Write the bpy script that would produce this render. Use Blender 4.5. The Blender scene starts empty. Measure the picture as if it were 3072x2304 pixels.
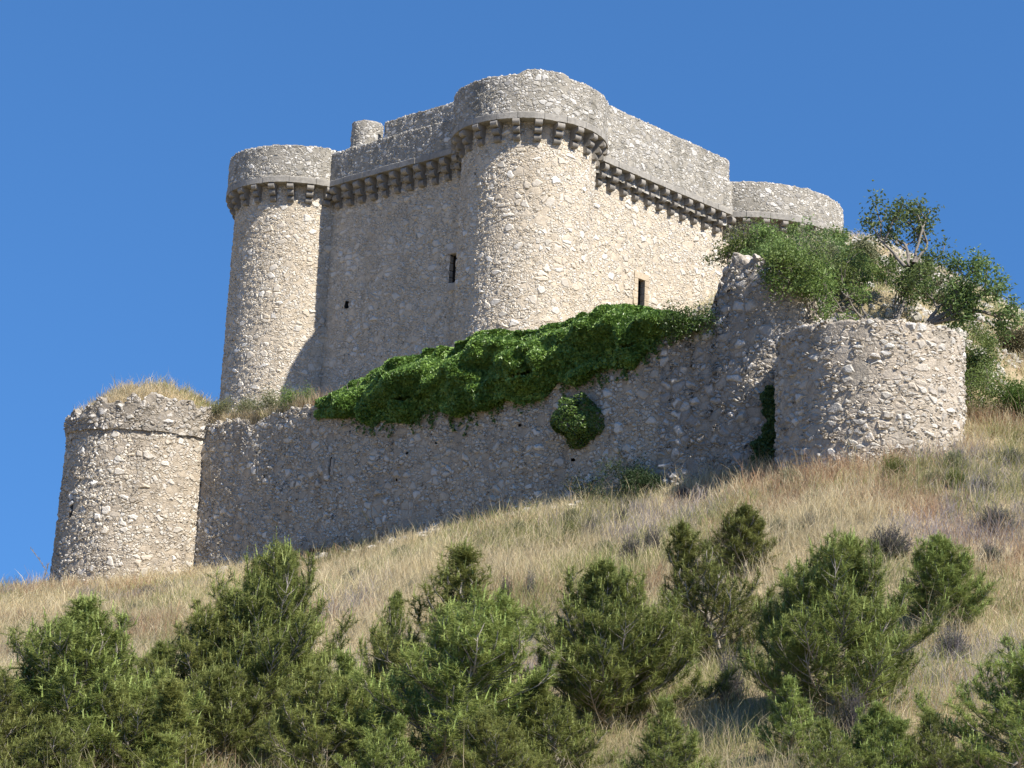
import bpy, math, random
import numpy as np
from mathutils import Matrix, Vector

rng = np.random.default_rng(7)
scene = bpy.context.scene
COL = scene.collection

# ------------------------------------------------------------------ camera
FPX = 4700.0
pitch = math.radians(11.5)
roll = math.atan(0.045)
F = np.array([0, math.cos(pitch), math.sin(pitch)])
R0 = np.array([1.0, 0, 0]); U0 = np.cross(R0, F)
CR = R0 * math.cos(roll) + U0 * math.sin(roll)
CU = np.cross(CR, F)
cam_data = bpy.data.cameras.new('camera')
cam = bpy.data.objects.new('camera', cam_data)
COL.objects.link(cam)
m = Matrix.Identity(4)
for i in range(3):
    m[i][0], m[i][1], m[i][2] = CR[i], CU[i], -F[i]
cam.matrix_world = m
cam_data.sensor_width = 36.0
cam_data.lens = 36.0 * FPX / 3072.0
cam_data.clip_start = 0.1
cam_data.clip_end = 6000
scene.camera = cam


def ray(px, py):
    return F * FPX + CR * (px - 1536) + CU * (1152 - py)


def proj(P):
    d = P @ F
    return 1536 + FPX * (P @ CR) / d, 1152 - FPX * (P @ CU) / d


def at(px, py, d):
    """survey helper: point seen in direction (px, py) at ground distance d"""
    r = ray(px, py)
    return r * d / math.hypot(r[0], r[1])


# ------------------------------------------------------------------ helpers
def tag(o, label=None, cat=None, group=None, kind=None):
    if label: o['label'] = label
    if cat: o['category'] = cat
    if group: o['group'] = group
    if kind: o['kind'] = kind
    return o


def empty(name, loc=(0, 0, 0)):
    o = bpy.data.objects.new(name, None)
    COL.objects.link(o)
    o.location = loc
    o.empty_display_size = 0.5
    return o


def mesh_np(name, verts, faces_list, mat, parent=None, smooth=True, tint=None):
    """faces_list: list of int arrays (M,k)"""
    verts = np.asarray(verts, np.float32).reshape(-1, 3)
    me = bpy.data.meshes.new(name)
    me.vertices.add(len(verts))
    me.vertices.foreach_set('co', verts.ravel())
    fl = [np.asarray(f, np.int32) for f in faces_list if len(f)]
    loops = np.concatenate([f.ravel() for f in fl])
    tot = np.concatenate([np.full(len(f), f.shape[1], np.int32) for f in fl])
    start = np.concatenate([[0], np.cumsum(tot)[:-1]]).astype(np.int32)
    me.loops.add(len(loops))
    me.loops.foreach_set('vertex_index', loops)
    me.polygons.add(len(tot))
    me.polygons.foreach_set('loop_start', start)
    me.polygons.foreach_set('loop_total', tot)
    me.polygons.foreach_set('use_smooth', np.full(len(tot), smooth, bool))
    if tint is not None:
        a = me.attributes.new('tint', 'FLOAT_COLOR', 'POINT')
        c = np.ones((len(verts), 4), np.float32)
        c[:, :3] = tint
        a.data.foreach_set('color', c.ravel())
    me.update(calc_edges=True)
    me.materials.append(mat)
    o = bpy.data.objects.new(name, me)
    COL.objects.link(o)
    if parent is not None:
        o.parent = parent
        o.matrix_parent_inverse = Matrix.Identity(4)
    return o


def set_world_children(root):
    """children were modelled in world coordinates: shift them under the root"""
    loc = root.location
    for ch in root.children:
        ch.location = ch.location - loc


def hash3(i, j, k, seed=0):
    n = (i * 374761393 + j * 668265263 + k * 2147483647 + seed * 974711) & 0x7fffffff
    n = (n ^ (n >> 13)) * 1274126177 & 0x7fffffff
    n = (n ^ (n >> 16)) & 0xffff
    return n / 65535.0


def vnoise(p, seed=0):
    p = np.asarray(p, float)
    if p.shape[-1] == 2:
        p = np.concatenate([p, np.zeros(p.shape[:-1] + (1,))], -1)
    i = np.floor(p).astype(np.int64); f = p - i
    f = f * f * (3 - 2 * f)
    r = 0
    for a in (0, 1):
        for b in (0, 1):
            for c in (0, 1):
                w = (f[..., 0] if a else 1 - f[..., 0]) * (f[..., 1] if b else 1 - f[..., 1]) * (f[..., 2] if c else 1 - f[..., 2])
                r = r + w * hash3(i[..., 0] + a, i[..., 1] + b, i[..., 2] + c, seed)
    return r


def fbm(p, seed=0, oct=4):
    p = np.asarray(p, float); r = 0; a = .5
    for k in range(oct):
        r = r + a * vnoise(p * 2 ** k, seed + k * 17); a *= .5
    return r / (1 - .5 ** oct)


# ------------------------------------------------------------------ materials
class NT:
    def __init__(s, name):
        s.m = bpy.data.materials.new(name); s.m.use_nodes = True
        s.t = s.m.node_tree; s.t.nodes.clear()
        s.out = s.n('ShaderNodeOutputMaterial')

    def n(s, typ, **kw):
        nd = s.t.nodes.new(typ)
        for k, v in kw.items(): setattr(nd, k, v)
        return nd

    def l(s, a, b): s.t.links.new(a, b)

    def val(s, sock, v):
        if hasattr(v, 'is_output'): s.l(v, sock)
        else: sock.default_value = v

    def math(s, op, a, b=0.0, c=None, clamp=False):
        nd = s.n('ShaderNodeMath', operation=op, use_clamp=clamp)
        s.val(nd.inputs[0], a); s.val(nd.inputs[1], b)
        if c is not None: s.val(nd.inputs[2], c)
        return nd.outputs[0]

    def mapr(s, v, a, b, c=0.0, d=1.0, smooth=True):
        nd = s.n('ShaderNodeMapRange', interpolation_type='SMOOTHSTEP' if smooth else 'LINEAR')
        s.val(nd.inputs['Value'], v)
        for k, x in zip(('From Min', 'From Max', 'To Min', 'To Max'), (a, b, c, d)): s.val(nd.inputs[k], x)
        return nd.outputs['Result']

    def mix(s, f, a, b, blend='MIX'):
        nd = s.n('ShaderNodeMix', data_type='RGBA', blend_type=blend)
        s.val(nd.inputs['Factor'], f)
        for sock, v in ((nd.inputs[6], a), (nd.inputs[7], b)):
            if hasattr(v, 'is_output'): s.l(v, sock)
            else: sock.default_value = (*v, 1)
        return nd.outputs[2]

    def mixf(s, f, a, b):
        nd = s.n('ShaderNodeMix', data_type='FLOAT')
        s.val(nd.inputs['Factor'], f); s.val(nd.inputs[2], a); s.val(nd.inputs[3], b)
        return nd.outputs[0]

    def noise(s, vec, scale, detail=4, rough=.55, col=False):
        nd = s.n('ShaderNodeTexNoise')
        s.l(vec, nd.inputs['Vector'])
        nd.inputs['Scale'].default_value = scale; nd.inputs['Detail'].default_value = detail
        nd.inputs['Roughness'].default_value = rough
        return nd.outputs['Color' if col else 'Fac']

    def ramp(s, f, stops, const=False):
        nd = s.n('ShaderNodeValToRGB')
        cr = nd.color_ramp
        if const: cr.interpolation = 'CONSTANT'
        while len(cr.elements) < len(stops): cr.elements.new(.5)
        for e, (p, c) in zip(cr.elements, stops): e.position = p; e.color = (*c, 1)
        s.val(nd.inputs[0], f)
        return nd.outputs[0]

    def coord(s):
        # world-scaled position so that parts of one wall share one masonry pattern
        return s.n('ShaderNodeNewGeometry').outputs['Position']

    def obj(s):
        return s.n('ShaderNodeTexCoord').outputs['Object']

    def surf(s, color, rough=.9, bump=None, bstr=.4, bdist=.05, spec=.2):
        p = s.n('ShaderNodeBsdfPrincipled')
        if hasattr(color, 'is_output'): s.l(color, p.inputs['Base Color'])
        else: p.inputs['Base Color'].default_value = (*color, 1)
        p.inputs['Roughness'].default_value = rough
        p.inputs['Specular IOR Level'].default_value = spec
        if bump is not None:
            b = s.n('ShaderNodeBump'); b.inputs['Strength'].default_value = bstr; b.inputs['Distance'].default_value = bdist
            s.l(bump, b.inputs['Height']); s.l(b.outputs[0], p.inputs['Normal'])
        s.l(p.outputs[0], s.out.inputs[0])
        return p


def stone_mat(name, mortar, cols, s1=2.1, s2=4.6, frac=.45, disp=.07, bury=.25, patch=.5,
              stain=(.16, .155, .14), stain_amt=.5, stain_scale=.5, mfrom=.02, mto=.10, zs=1.35, gain=1.0):
    t = NT(name)
    pos = t.obj()
    d = t.n('ShaderNodeVectorMath', operation='MULTIPLY_ADD')
    t.l(t.noise(pos, 1.7, 2, col=True), d.inputs[0]); d.inputs[1].default_value = (.30, .30, .30); t.l(pos, d.inputs[2])
    d2 = t.n('ShaderNodeVectorMath', operation='MULTIPLY_ADD')
    t.l(t.noise(pos, 7.0, 2, col=True), d2.inputs[0]); d2.inputs[1].default_value = (.07, .07, .07); t.l(d.outputs[0], d2.inputs[2])
    mp = t.n('ShaderNodeMapping'); t.l(d2.outputs[0], mp.inputs[0]); mp.inputs['Scale'].default_value = (1, 1, zs)
    v = mp.outputs[0]

    def vor(s):
        e = t.n('ShaderNodeTexVoronoi', feature='DISTANCE_TO_EDGE'); e.inputs['Scale'].default_value = s; t.l(v, e.inputs['Vector'])
        c = t.n('ShaderNodeTexVoronoi', feature='F1'); c.inputs['Scale'].default_value = s; t.l(v, c.inputs['Vector'])
        return e.outputs['Distance'], c.outputs['Color']
    dA, cA = vor(s1); dB, cB = vor(s2)
    sa = t.n('ShaderNodeSeparateColor'); t.l(cA, sa.inputs[0])
    sel = t.math('LESS_THAN', sa.outputs[0], frac)
    edge = t.mixf(sel, dB, dA)
    cr = t.mix(sel, cB, cA)
    sc = t.n('ShaderNodeSeparateColor'); t.l(cr, sc.inputs[0])
    g, b = sc.outputs[1], sc.outputs[2]
    big = t.noise(pos, .45, 3)
    pt = t.mapr(big, .5, .68, 0.0, patch)                      # plastered stretches
    show = t.math('MULTIPLY', t.mapr(b, bury, bury + .25, .12, 1.0), t.math('SUBTRACT', 1.0, pt))
    hs = t.mapr(edge, mfrom, mto + .10)
    fine = t.noise(pos, 16, 5, .65)
    mid = t.noise(pos, 5.5, 3)
    H = t.math('MULTIPLY', t.math('MULTIPLY', hs, show), t.mapr(g, 0, 1, .45, 1.0, False))
    H = t.math('ADD', H, t.math('MULTIPLY', fine, .28))
    H = t.math('ADD', H, t.math('MULTIPLY', mid, .35))
    stone = t.ramp(g, [(i / (len(cols) - 1), c) for i, c in enumerate(cols)])
    mf = t.math('MULTIPLY', t.mapr(edge, mfrom, mto), show)
    mort = t.mix(t.mapr(t.noise(pos, 2.3, 4), .35, .65), mortar, tuple(x * .78 for x in mortar))
    color = t.mix(mf, mort, stone)
    color = t.mix(t.mapr(edge, .045, .0, 0, .5), color, tuple(x * .40 for x in mortar))   # open joints, darker towards their middle
    st = t.noise(pos, stain_scale, 5, .6)
    color = t.mix(t.mapr(st, .48, .72, 0, stain_amt), color, stain, 'MIX')
    ms = t.n('ShaderNodeMapping'); t.l(pos, ms.inputs[0]); ms.inputs['Scale'].default_value = (1.0, 1.0, .13)
    color = t.mix(t.mapr(t.noise(ms.outputs[0], 1.1, 4, .6), .52, .72, 0, .38), color, tuple(x * .8 for x in stain), 'MIX')   # rain streaks
    color = t.mix(1.0, color, t.ramp(fine, [(.25, (.72 * gain,) * 3), (.75, (1.12 * gain,) * 3)]), 'MULTIPLY')
    t.surf(color, .95, spec=.1)
    dn = t.n('ShaderNodeDisplacement'); dn.inputs['Midlevel'].default_value = 0.3; dn.inputs['Scale'].default_value = disp
    t.l(H, dn.inputs['Height']); t.l(dn.outputs[0], t.out.inputs['Displacement'])
    t.m.displacement_method = 'BOTH'
    return t.m


PALE = [(.46, .42, .345), (.58, .54, .465), (.67, .64, .575), (.60, .53, .42), (.73, .71, .655)]
GREYS = [(.24, .23, .21), (.46, .445, .41), (.70, .68, .63), (.36, .345, .31), (.66, .62, .54)]
M_KEEP = stone_mat('keep_rubble_stone', (.63, .54, .41), PALE, s1=2.4, s2=5.3, frac=.27, disp=.088, bury=.12, patch=.4, stain=(.43, .365, .275), stain_amt=.35, mto=.085)
M_PARAPET = stone_mat('parapet_stone', (.385, .355, .295), GREYS, s1=2.9, s2=5.2, frac=.3, disp=.06, bury=.14, patch=.2,
                      stain=(.17, .16, .13), stain_amt=.6, stain_scale=1.3, mfrom=.03, mto=.11)
M_ENCL = stone_mat('enclosure_rubble_stone', (.46, .39, .295), PALE, s1=2.4, s2=5.0, frac=.27, disp=.11, bury=.18, patch=.45,
                   stain=(.28, .24, .19), stain_amt=.5)
M_RUIN = stone_mat('ruined_stone', (.38, .33, .26), [(.30, .28, .25), (.50, .47, .42), (.62, .59, .54), (.45, .42, .36)], s1=2.1, s2=4.4,
                   frac=.4, disp=.13, bury=.15, patch=.2, stain=(.2, .185, .155), stain_amt=.45, stain_scale=.9, mfrom=.03, mto=.15)
M_BAST = stone_mat('bastion_stone', (.51, .44, .345), [(.36, .335, .295), (.52, .495, .44), (.62, .60, .55), (.48, .435, .37)], s1=2.5, s2=4.2,
                   frac=.45, disp=.12, bury=.2, patch=.3, stain=(.27, .25, .21), stain_amt=.5, stain_scale=.7, mfrom=.04, mto=.13, zs=1.6)


def plain_stone(name, c, var=.75, scale=6, bump=.5):
    t = NT(name); p = t.obj()
    a = t.noise(p, scale, 6, .65); b = t.noise(p, .9, 4)
    col = t.mix(t.mapr(b, .35, .7), c, tuple(x * var for x in c))
    col = t.mix(1.0, col, t.ramp(a, [(.3, (.7,) * 3), (.7, (1.12,) * 3)]), 'MULTIPLY')
    t.surf(col, .92, bump=a, bstr=bump, bdist=.03, spec=.1)
    return t.m


M_COURSE = plain_stone('grey_limestone', (.36, .34, .30))
M_CORBEL = plain_stone('weathered_corbel_stone', (.33, .305, .265), .7)
M_ASHLAR = plain_stone('dressed_sandstone', (.56, .465, .335), .8, 5, .5)
M_DARK = plain_stone('opening_shade_stone', (.06, .055, .05))  # near-black colour stands in for the shade inside wall openings
M_ROOF = plain_stone('roof_mortar', (.34, .31, .26))
M_ROCK = plain_stone('loose_rock', (.52, .49, .43), .7, 4, .8)


def leaf_mat(name, trans=.25, rough=.6, spec=.2):
    t = NT(name)
    a = t.n('ShaderNodeAttribute', attribute_name='tint')
    oi = t.n('ShaderNodeObjectInfo')
    hs = t.n('ShaderNodeHueSaturation')
    t.l(a.outputs['Color'], hs.inputs['Color'])
    t.l(t.mapr(oi.outputs['Random'], 0, 1, .75, 1.22, False), hs.inputs['Value'])
    t.l(t.mapr(oi.outputs['Random'], 0, 1, .487, .515, False), hs.inputs['Hue'])
    p = t.n('ShaderNodeBsdfPrincipled'); p.inputs['Roughness'].default_value = rough; p.inputs['Specular IOR Level'].default_value = spec
    t.l(hs.outputs[0], p.inputs['Base Color'])
    tr = t.n('ShaderNodeBsdfTranslucent'); t.l(hs.outputs[0], tr.inputs[0])
    mx = t.n('ShaderNodeMixShader'); mx.inputs[0].default_value = trans
    t.l(p.outputs[0], mx.inputs[1]); t.l(tr.outputs[0], mx.inputs[2]); t.l(mx.outputs[0], t.out.inputs[0])
    return t.m


M_NEEDLE = leaf_mat('pine_needles', .3, .55, .2)
M_LEAF = leaf_mat('shrub_leaves', .35, .5, .25)
M_IVY = leaf_mat('ivy_leaves', .2, .40, .35)
M_GRASS = leaf_mat('dry_grass_blades', .5, .8, .05)
M_BARK = plain_stone('grey_bark', (.27, .24, .20), .6, 14, .8)
M_PBARK = plain_stone('pale_pine_bark', (.40, .36, .31), .6, 14, .8)


def soil_mat():
    t = NT('dry_soil'); p = t.coord()
    a = t.noise(p, .35, 5); b = t.noise(p, 5, 6, .7); c = t.noise(p, .12, 3)
    col = t.mix(t.mapr(a, .4, .62), (.40, .32, .20), (.30, .25, .15))
    col = t.mix(t.mapr(c, .5, .7, 0, .6), col, (.20, .19, .10))
    col = t.mix(1.0, col, t.ramp(b, [(.25, (.6,) * 3), (.75, (1.2,) * 3)]), 'MULTIPLY')
    t.surf(col, .97, bump=b, bstr=.9, bdist=.15, spec=.05)
    return t.m


M_SOIL = soil_mat()

# ------------------------------------------------------------------ sweeps (walls and towers)
def resample(path, step):
    path = np.asarray(path, float)
    seg = np.hypot(*np.diff(path, axis=0).T); s = np.r_[0, np.cumsum(seg)]
    n = max(2, int(round(s[-1] / step)) + 1)
    q = np.linspace(0, s[-1], n)
    return np.c_[np.interp(q, s, path[:, 0]), np.interp(q, s, path[:, 1])], q


def normals_of(P, closed=False):
    """right-hand normals of travel direction (outward when path runs left->right seen from outside)"""
    if closed: T = np.roll(P, -1, 0) - np.roll(P, 1, 0)
    else: T = np.gradient(P, axis=0)
    T /= np.linalg.norm(T, axis=1)[:, None]
    return np.c_[T[:, 1], -T[:, 0]]


def circle_path(c, r, step=.06, back=.22, front=math.radians(118)):
    """closed circle, counter-clockwise seen from above; fine towards the camera"""
    toward = math.atan2(-c[1], -c[0])
    a = [np.linspace(-front, front, int(2 * front * r / step), endpoint=False),
         np.linspace(front, 2 * math.pi - front, max(6, int((2 * math.pi - 2 * front) * r / back)), endpoint=False)]
    a = np.concatenate(a) + toward
    return np.c_[c[0] + r * np.cos(a), c[1] + r * np.sin(a)], a


def sweep(name, P, N, zb, zt, thick, mat, parent=None, closed=False, vstep=.06, batter=0.0, holes=(), inner_drop=2.5, s=None, inner=True, lump=0.0, seed=0):
    """vertical masonry: outer face, top and a short inner face; holes = (s0,s1,z0,z1)"""
    n = len(P)
    zb = np.broadcast_to(np.asarray(zb, float), (n,)); zt = np.broadcast_to(np.asarray(zt, float), (n,))
    nv = max(2, int((zt - zb).max() / vstep))
    v = np.linspace(0, 1, nv + 1)
    rows_z = zb[:, None] + (zt - zb)[:, None] * v
    off = batter * (1 - v)[None, :] * np.ones((n, 1))
    if lump:
        pp = np.stack([np.broadcast_to(P[:, 0:1], rows_z.shape), np.broadcast_to(P[:, 1:2], rows_z.shape), rows_z], -1)
        off = off + lump * (fbm(pp * .8, seed) - .5) * 2
    k = max(2, int(thick / (vstep * 1.5)))
    to = -thick * np.linspace(0, 1, k + 1)[1:]
    rows_z = np.c_[rows_z, np.repeat(zt[:, None], k, 1)]
    off = np.c_[off, off[:, -1:] + np.repeat(to[None], n, 0)]
    if inner:
        di = np.linspace(0, inner_drop, 6)[1:]
        rows_z = np.c_[rows_z, zt[:, None] - di]
        off = np.c_[off, np.repeat(off[:, -1:], 5, 1)]
    mrow = rows_z.shape[1]
    V = np.empty((n, mrow, 3))
    V[..., 0] = P[:, 0:1] + N[:, 0:1] * off
    V[..., 1] = P[:, 1:2] + N[:, 1:2] * off
    V[..., 2] = rows_z
    ii = np.arange(n if closed else n - 1)
    jj = np.arange(mrow - 1)
    I, J = np.meshgrid(ii, jj, indexing='ij')
    I2 = (I + 1) % n
    quads = np.stack([I * mrow + J, I2 * mrow + J, I2 * mrow + J + 1, I * mrow + J + 1], -1)
    keep = np.ones(I.shape, bool)
    if s is not None:
        for (s0, s1, z0, z1) in holes:
            sm = (s[I] + s[I2]) / 2; zm = (rows_z[I, J] + rows_z[I2, J + 1]) / 2
            keep &= ~((sm > s0) & (sm < s1) & (zm > z0) & (zm < z1) & (J < nv))
    quads = quads[keep]
    if not closed:   # cap the two ends
        caps = []
        Vf = V.reshape(-1, 3)
    return mesh_np(name, V.reshape(-1, 3), [quads.reshape(-1, 4)], mat, parent)


def box_verts(o, ax, ay, az, x0, x1, y0, y1, z0, z1):
    o = np.asarray(o, float)
    return [o + ax * x + ay * y + az * z for z in (z0, z1) for (x, y) in ((x0, y0), (x1, y0), (x1, y1), (x0, y1))]


BOXF = np.array([[0, 3, 2, 1], [4, 5, 6, 7], [0, 1, 5, 4], [1, 2, 6, 5], [2, 3, 7, 6], [3, 0, 4, 7]])
EZ = np.array([0, 0, 1.0])


def bevel(o, w=.02, seg=2):
    md = o.modifiers.new('bevel', 'BEVEL'); md.width = w; md.segments = seg; md.limit_method = 'ANGLE'
    return o


def band(name, P, N, z0, z1, out, inn, mat, parent, closed=False, blk=1.35, seed=3):
    """string course cut into separate blocks with open joints"""
    if closed: P = np.r_[P, P[:1]]; N = np.r_[N, N[:1]]
    seg = np.hypot(*np.diff(P, axis=0).T); s = np.r_[0, np.cumsum(seg)]
    r = random.Random(seed)
    V = []; Fq = []
    a = 0.0
    while a < s[-1] - .1:
        b = min(s[-1], a + blk * r.uniform(.75, 1.25))
        q = np.linspace(a + .012, b - .012, max(3, int((b - a) / .12)))
        jz = r.uniform(-.012, .012); jo = r.uniform(-.015, .015)
        px = np.interp(q, s, P[:, 0]); py = np.interp(q, s, P[:, 1])
        nx = np.interp(q, s, N[:, 0]); ny = np.interp(q, s, N[:, 1])
        base = sum(len(x) for x in V)
        wob = .012 * np.array([r.uniform(-1, 1) for _ in q])
        prof = [(out + jo, z0 + jz), (out + jo, z1 - .05 + jz), (out + jo - .05, z1 + jz), (-inn, z1 + jz), (-inn, z0 + jz)]
        for i in range(len(q)):
            V.append(np.array([[px[i] + nx[i] * o, py[i] + ny[i] * o, z + wob[i]] for o, z in prof]))
        k = len(prof)
        for i in range(len(q) - 1):
            for j in range(k):
                Fq.append([base + i * k + j, base + (i + 1) * k + j, base + (i + 1) * k + (j + 1) % k, base + i * k + (j + 1) % k])
        e = base + (len(q) - 1) * k
        Fq.append([base, base + 1, base + 2, base + 3]); Fq.append([base, base + 3, base + 4, base + 4][:4])
        Fq.append([e + 3, e + 2, e + 1, e]); 
        a = b
    Fq = [f for f in Fq if len(set(f)) == 4]
    return mesh_np(name, np.concatenate(V), [np.array(Fq)], mat, parent, smooth=False)


def corbel_mesh():
    """three stacked rolls, each stepping out further than the one below; wall plane at y=0, out = +y, top z=0"""
    h = .385; pr = [.74, .52, .30]
    pts = [(-.25, 0.0)]
    for i, p in enumerate(pr):
        top = -h * i; r = h * .5; cz = top - r
        x0 = p - r * .9
        for a in np.linspace(90, -90, 9):
            pts.append((x0 + r * .9 * math.cos(math.radians(a)), cz + r * .97 * math.sin(math.radians(a))))
    pts.append((-.25, -h * 3))
    pts = np.array(pts); w = .15; n = len(pts)
    V = np.concatenate([np.c_[np.full(n, sx * w), pts[:, 0], pts[:, 1]] for sx in (-1, 1)])
    q = [[i, (i + 1) % n, n + (i + 1) % n, n + i] for i in range(n)]
    return V, np.array(q), np.array([list(range(n))[::-1]]), np.array([list(range(n, 2 * n))])


_cv, _cq, _c1, _c2 = corbel_mesh()
_corbel0 = None


def corbel(parent, x, y, z, nx, ny, sc=1.0, rs=random.Random(5)):
    global _corbel0
    if _corbel0 is None:
        _corbel0 = mesh_np('corbel', _cv, [_cq, _c1, _c2], M_CORBEL, None, smooth=False)
        o = _corbel0
    else:
        o = _corbel0.copy(); COL.objects.link(o)
    o.parent = parent
    o.location = (x, y, z + rs.uniform(-.02, .02))
    o.rotation_euler = (rs.uniform(-.03, .03), 0, math.atan2(ny, nx) - math.pi / 2 + rs.uniform(-.04, .04))
    k = rs.uniform(.86, 1.12)
    o.scale = (k * 1.22, sc * rs.uniform(.95, 1.02), sc)
    return o


# ------------------------------------------------------------------ the keep
A = np.array([.5, 72.83]); uL = np.array([-.744, .668]); nL = np.array([-.668, -.744])
uR = np.array([.698, .716]); nR = np.array([.716, -.698])
OV = .75
ZC0, ZC1, ZP = 27.5, 27.85, 29.45
cM = np.array([.34, 76.35]); cL = np.array([-12.57, 86.55]); cR = np.array([13.30, 91.0])
keep = tag(empty('castle_keep', (0, 80, 14)), 'tall square castle keep of pale rubble stone with round corner towers and corbelled parapet', 'castle')


def window(parent, name, P, u, n, w, z0, z1, depth=.7, frame=None):
    """recess behind a hole in the wall: jambs, sill, lintel and dark back"""
    ax = np.array([u[0], u[1], 0.]); ay = np.array([-n[0], -n[1], 0.])
    o = np.array([P[0], P[1], 0.])
    V = box_verts(o, ax, ay, EZ, -w / 2, w / 2, -.02, depth, z0, z1)
    # inside faces only: back, sides, top, bottom
    f = np.array([[0, 1, 2, 3], [7, 6, 5, 4], [5, 6, 2, 1], [6, 7, 3, 2], [7, 4, 0, 3]])
    return mesh_np(name, V, [f], M_DARK, parent, smooth=False)


# left curtain (path runs left->right as seen from outside so that normals point out)
def wall_part(name, p0, p1, n, zb, zt, holes=(), thick=1.2):
    P, s = resample([p0, p1], .06)
    N = np.repeat(n[None], len(P), 0)
    return P, N, s


PL0 = A - OV * nL + uL * 17.5; PL1 = A - OV * nL + uL * 0.5
P, s = resample([PL0, PL1], .06); N = np.repeat(nL[None], len(P), 0)
# openings measured along s
def s_of(pt): return float(np.dot(np.asarray(pt) - PL0, PL1 - PL0) / np.linalg.norm(PL1 - PL0))


def onplane(px, py, p, n):
    r = ray(px, py); k = np.array([n[0], n[1]])
    return r * (p @ k) / (r[:2] @ k)


w1a, w1b = onplane(1354, 762, PL1, nL), onplane(1378, 846, PL1, nL)
hole1 = (s_of(w1a[:2]) - .06, s_of(w1b[:2]) + .06, w1b[2], w1a[2])
hA = onplane(1041, 915, PL1, nL)
hole2 = (s_of(hA[:2]) - .13, s_of(hA[:2]) + .13, hA[2] - .2, hA[2] + .2)
wl = tag(empty('curtain_wall', (0, 0, 0)), None); wl.parent = keep
wall_left = sweep('wall_face', P, N, 13.5, ZC0 + .05, 1.0, M_KEEP, wl, s=s, holes=[hole1, hole2])
dL = (PL1 - PL0) / np.linalg.norm(PL1 - PL0)
mid = PL0 + dL * (hole1[0] + hole1[1]) / 2
window(wl, 'window', mid - nL * .05, dL, nL, hole1[1] - hole1[0] + .1, hole1[2] - .05, hole1[3] + .05)
mid = PL0 + dL * (hole2[0] + hole2[1]) / 2
window(wl, 'drain_hole', mid - nL * .05, dL, nL, .34, hole2[2] - .05, hole2[3] + .05)
# sill stone under the window
bs = PL0 + dL * (hole1[0] + hole1[1]) / 2
bevel(mesh_np('window_sill', box_verts([bs[0], bs[1], 0], np.array([*dL, 0]), np.array([*nL, 0]), EZ, -.42, .34, -.3, .11, hole1[2] - .42, hole1[2] - .02), [BOXF], plain_stone('sill_stone', (.5, .45, .37)), wl, False), .03)
fv = []; ff = []; o3 = np.array([bs[0], bs[1], 0]); ax = np.array([*dL, 0]); ay = np.array([*nL, 0]); rs = random.Random(12)
hw = (hole1[1] - hole1[0]) / 2
ff.append(BOXF + len(fv)); fv += box_verts(o3, ax, ay, EZ, -hw - .28, hw + .2, -.3, .07, hole1[3] - .02, hole1[3] + .27)
z = hole1[2]
while z < hole1[3] - .1:
    z2 = min(hole1[3] - .03, z + rs.uniform(.28, .5))
    ff.append(BOXF + len(fv)); fv += box_verts(o3, ax, ay, EZ, hw + .03, hw + rs.uniform(.22, .44), -.3, rs.uniform(.04, .08), z + .01, z2 - .01)
    ff.append(BOXF + len(fv)); fv += box_verts(o3, ax, ay, EZ, -hw - rs.uniform(.22, .44), -hw - .03, -.3, rs.uniform(.04, .08), z + .01, z2 - .01)
    z = z2
bevel(mesh_np('window_surround', fv, [np.concatenate(ff)], plain_stone('worn_jamb_stone', (.47, .42, .35), .7, 5, .7), wl, False), .04)
# parapet, course, corbels
Pp, sp = resample([A + uL * 16.5, A + uL * 1.0], .06); Np = np.repeat(nL[None], len(Pp), 0)
zt = ZP + .10 * (fbm(np.c_[sp * 1.3, sp * 0], 5) - .5) + .07 * (vnoise(np.c_[sp * 5, sp * 0], 6) - .5)
sweep('parapet', Pp - nL * .06, Np, ZC1 - .02, zt, .5, M_PARAPET, wl)
band('string_course', Pp, Np, ZC0, ZC1, 0.0, OV + .3, M_COURSE, wl)
for k in range(14):
    q = A - OV * nL + uL * (2.6 + k * .93)
    corbel(wl, q[0], q[1], ZC0 + .01, nL[0], nL[1])

# right curtain
PR0 = A - OV * nR + uR * .5; PR1 = A - OV * nR + uR * 22
P, s = resample([PR0, PR1], .06); N = np.repeat(nR[None], len(P), 0)
dR = (PR1 - PR0) / np.linalg.norm(PR1 - PR0)
def s_ofR(pt): return float(np.dot(np.asarray(pt) - PR0, dR))
a_, b_ = onplane(1913, 836, PR0, nR), onplane(1929, 935, PR0, nR)
holeR = (s_ofR(a_[:2]) - .02, s_ofR(b_[:2]) + .02, 18.2, a_[2])
wr = empty('curtain_wall'); wr.parent = keep
sweep('wall_face', P, N, 14.5, ZC0 + .05, 1.0, M_KEEP, wr, s=s, holes=[holeR])
mid = PR0 + dR * (holeR[0] + holeR[1]) / 2
window(wr, 'arrow_slit', mid - nR * .05, dR, nR, holeR[1] - holeR[0] + .02, holeR[2] - .05, holeR[3] + .02, .9)
mw = (holeR[1] - holeR[0]) / 2
ax = np.array([*dR, 0]); ay = np.array([*nR, 0]); o3 = np.array([mid[0], mid[1], 0])
fv = []; ff = []
rs = random.Random(2)
z = holeR[2] - .2
while z < holeR[3] - .02:
    z2 = min(holeR[3], z + rs.uniform(.32, .46))
    for sgn in (-1, 1):
        wd = rs.uniform(.26, .44)
        x0, x1 = sorted((sgn * (mw + .0), sgn * (mw + wd)))
        ff.append(BOXF + len(fv)); fv += box_verts(o3, ax, ay, EZ, x0, x1, -.25, .075, z + .006, z2 - .006)
    z = z2
ff.append(BOXF + len(fv)); fv += box_verts(o3, ax, ay, EZ, -mw - .30, mw + .34, -.25, .08, holeR[3] + .004, holeR[3] + .36)
bevel(mesh_np('window_surround', fv, [np.concatenate(ff)], M_ASHLAR, wr, False), .015)
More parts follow.
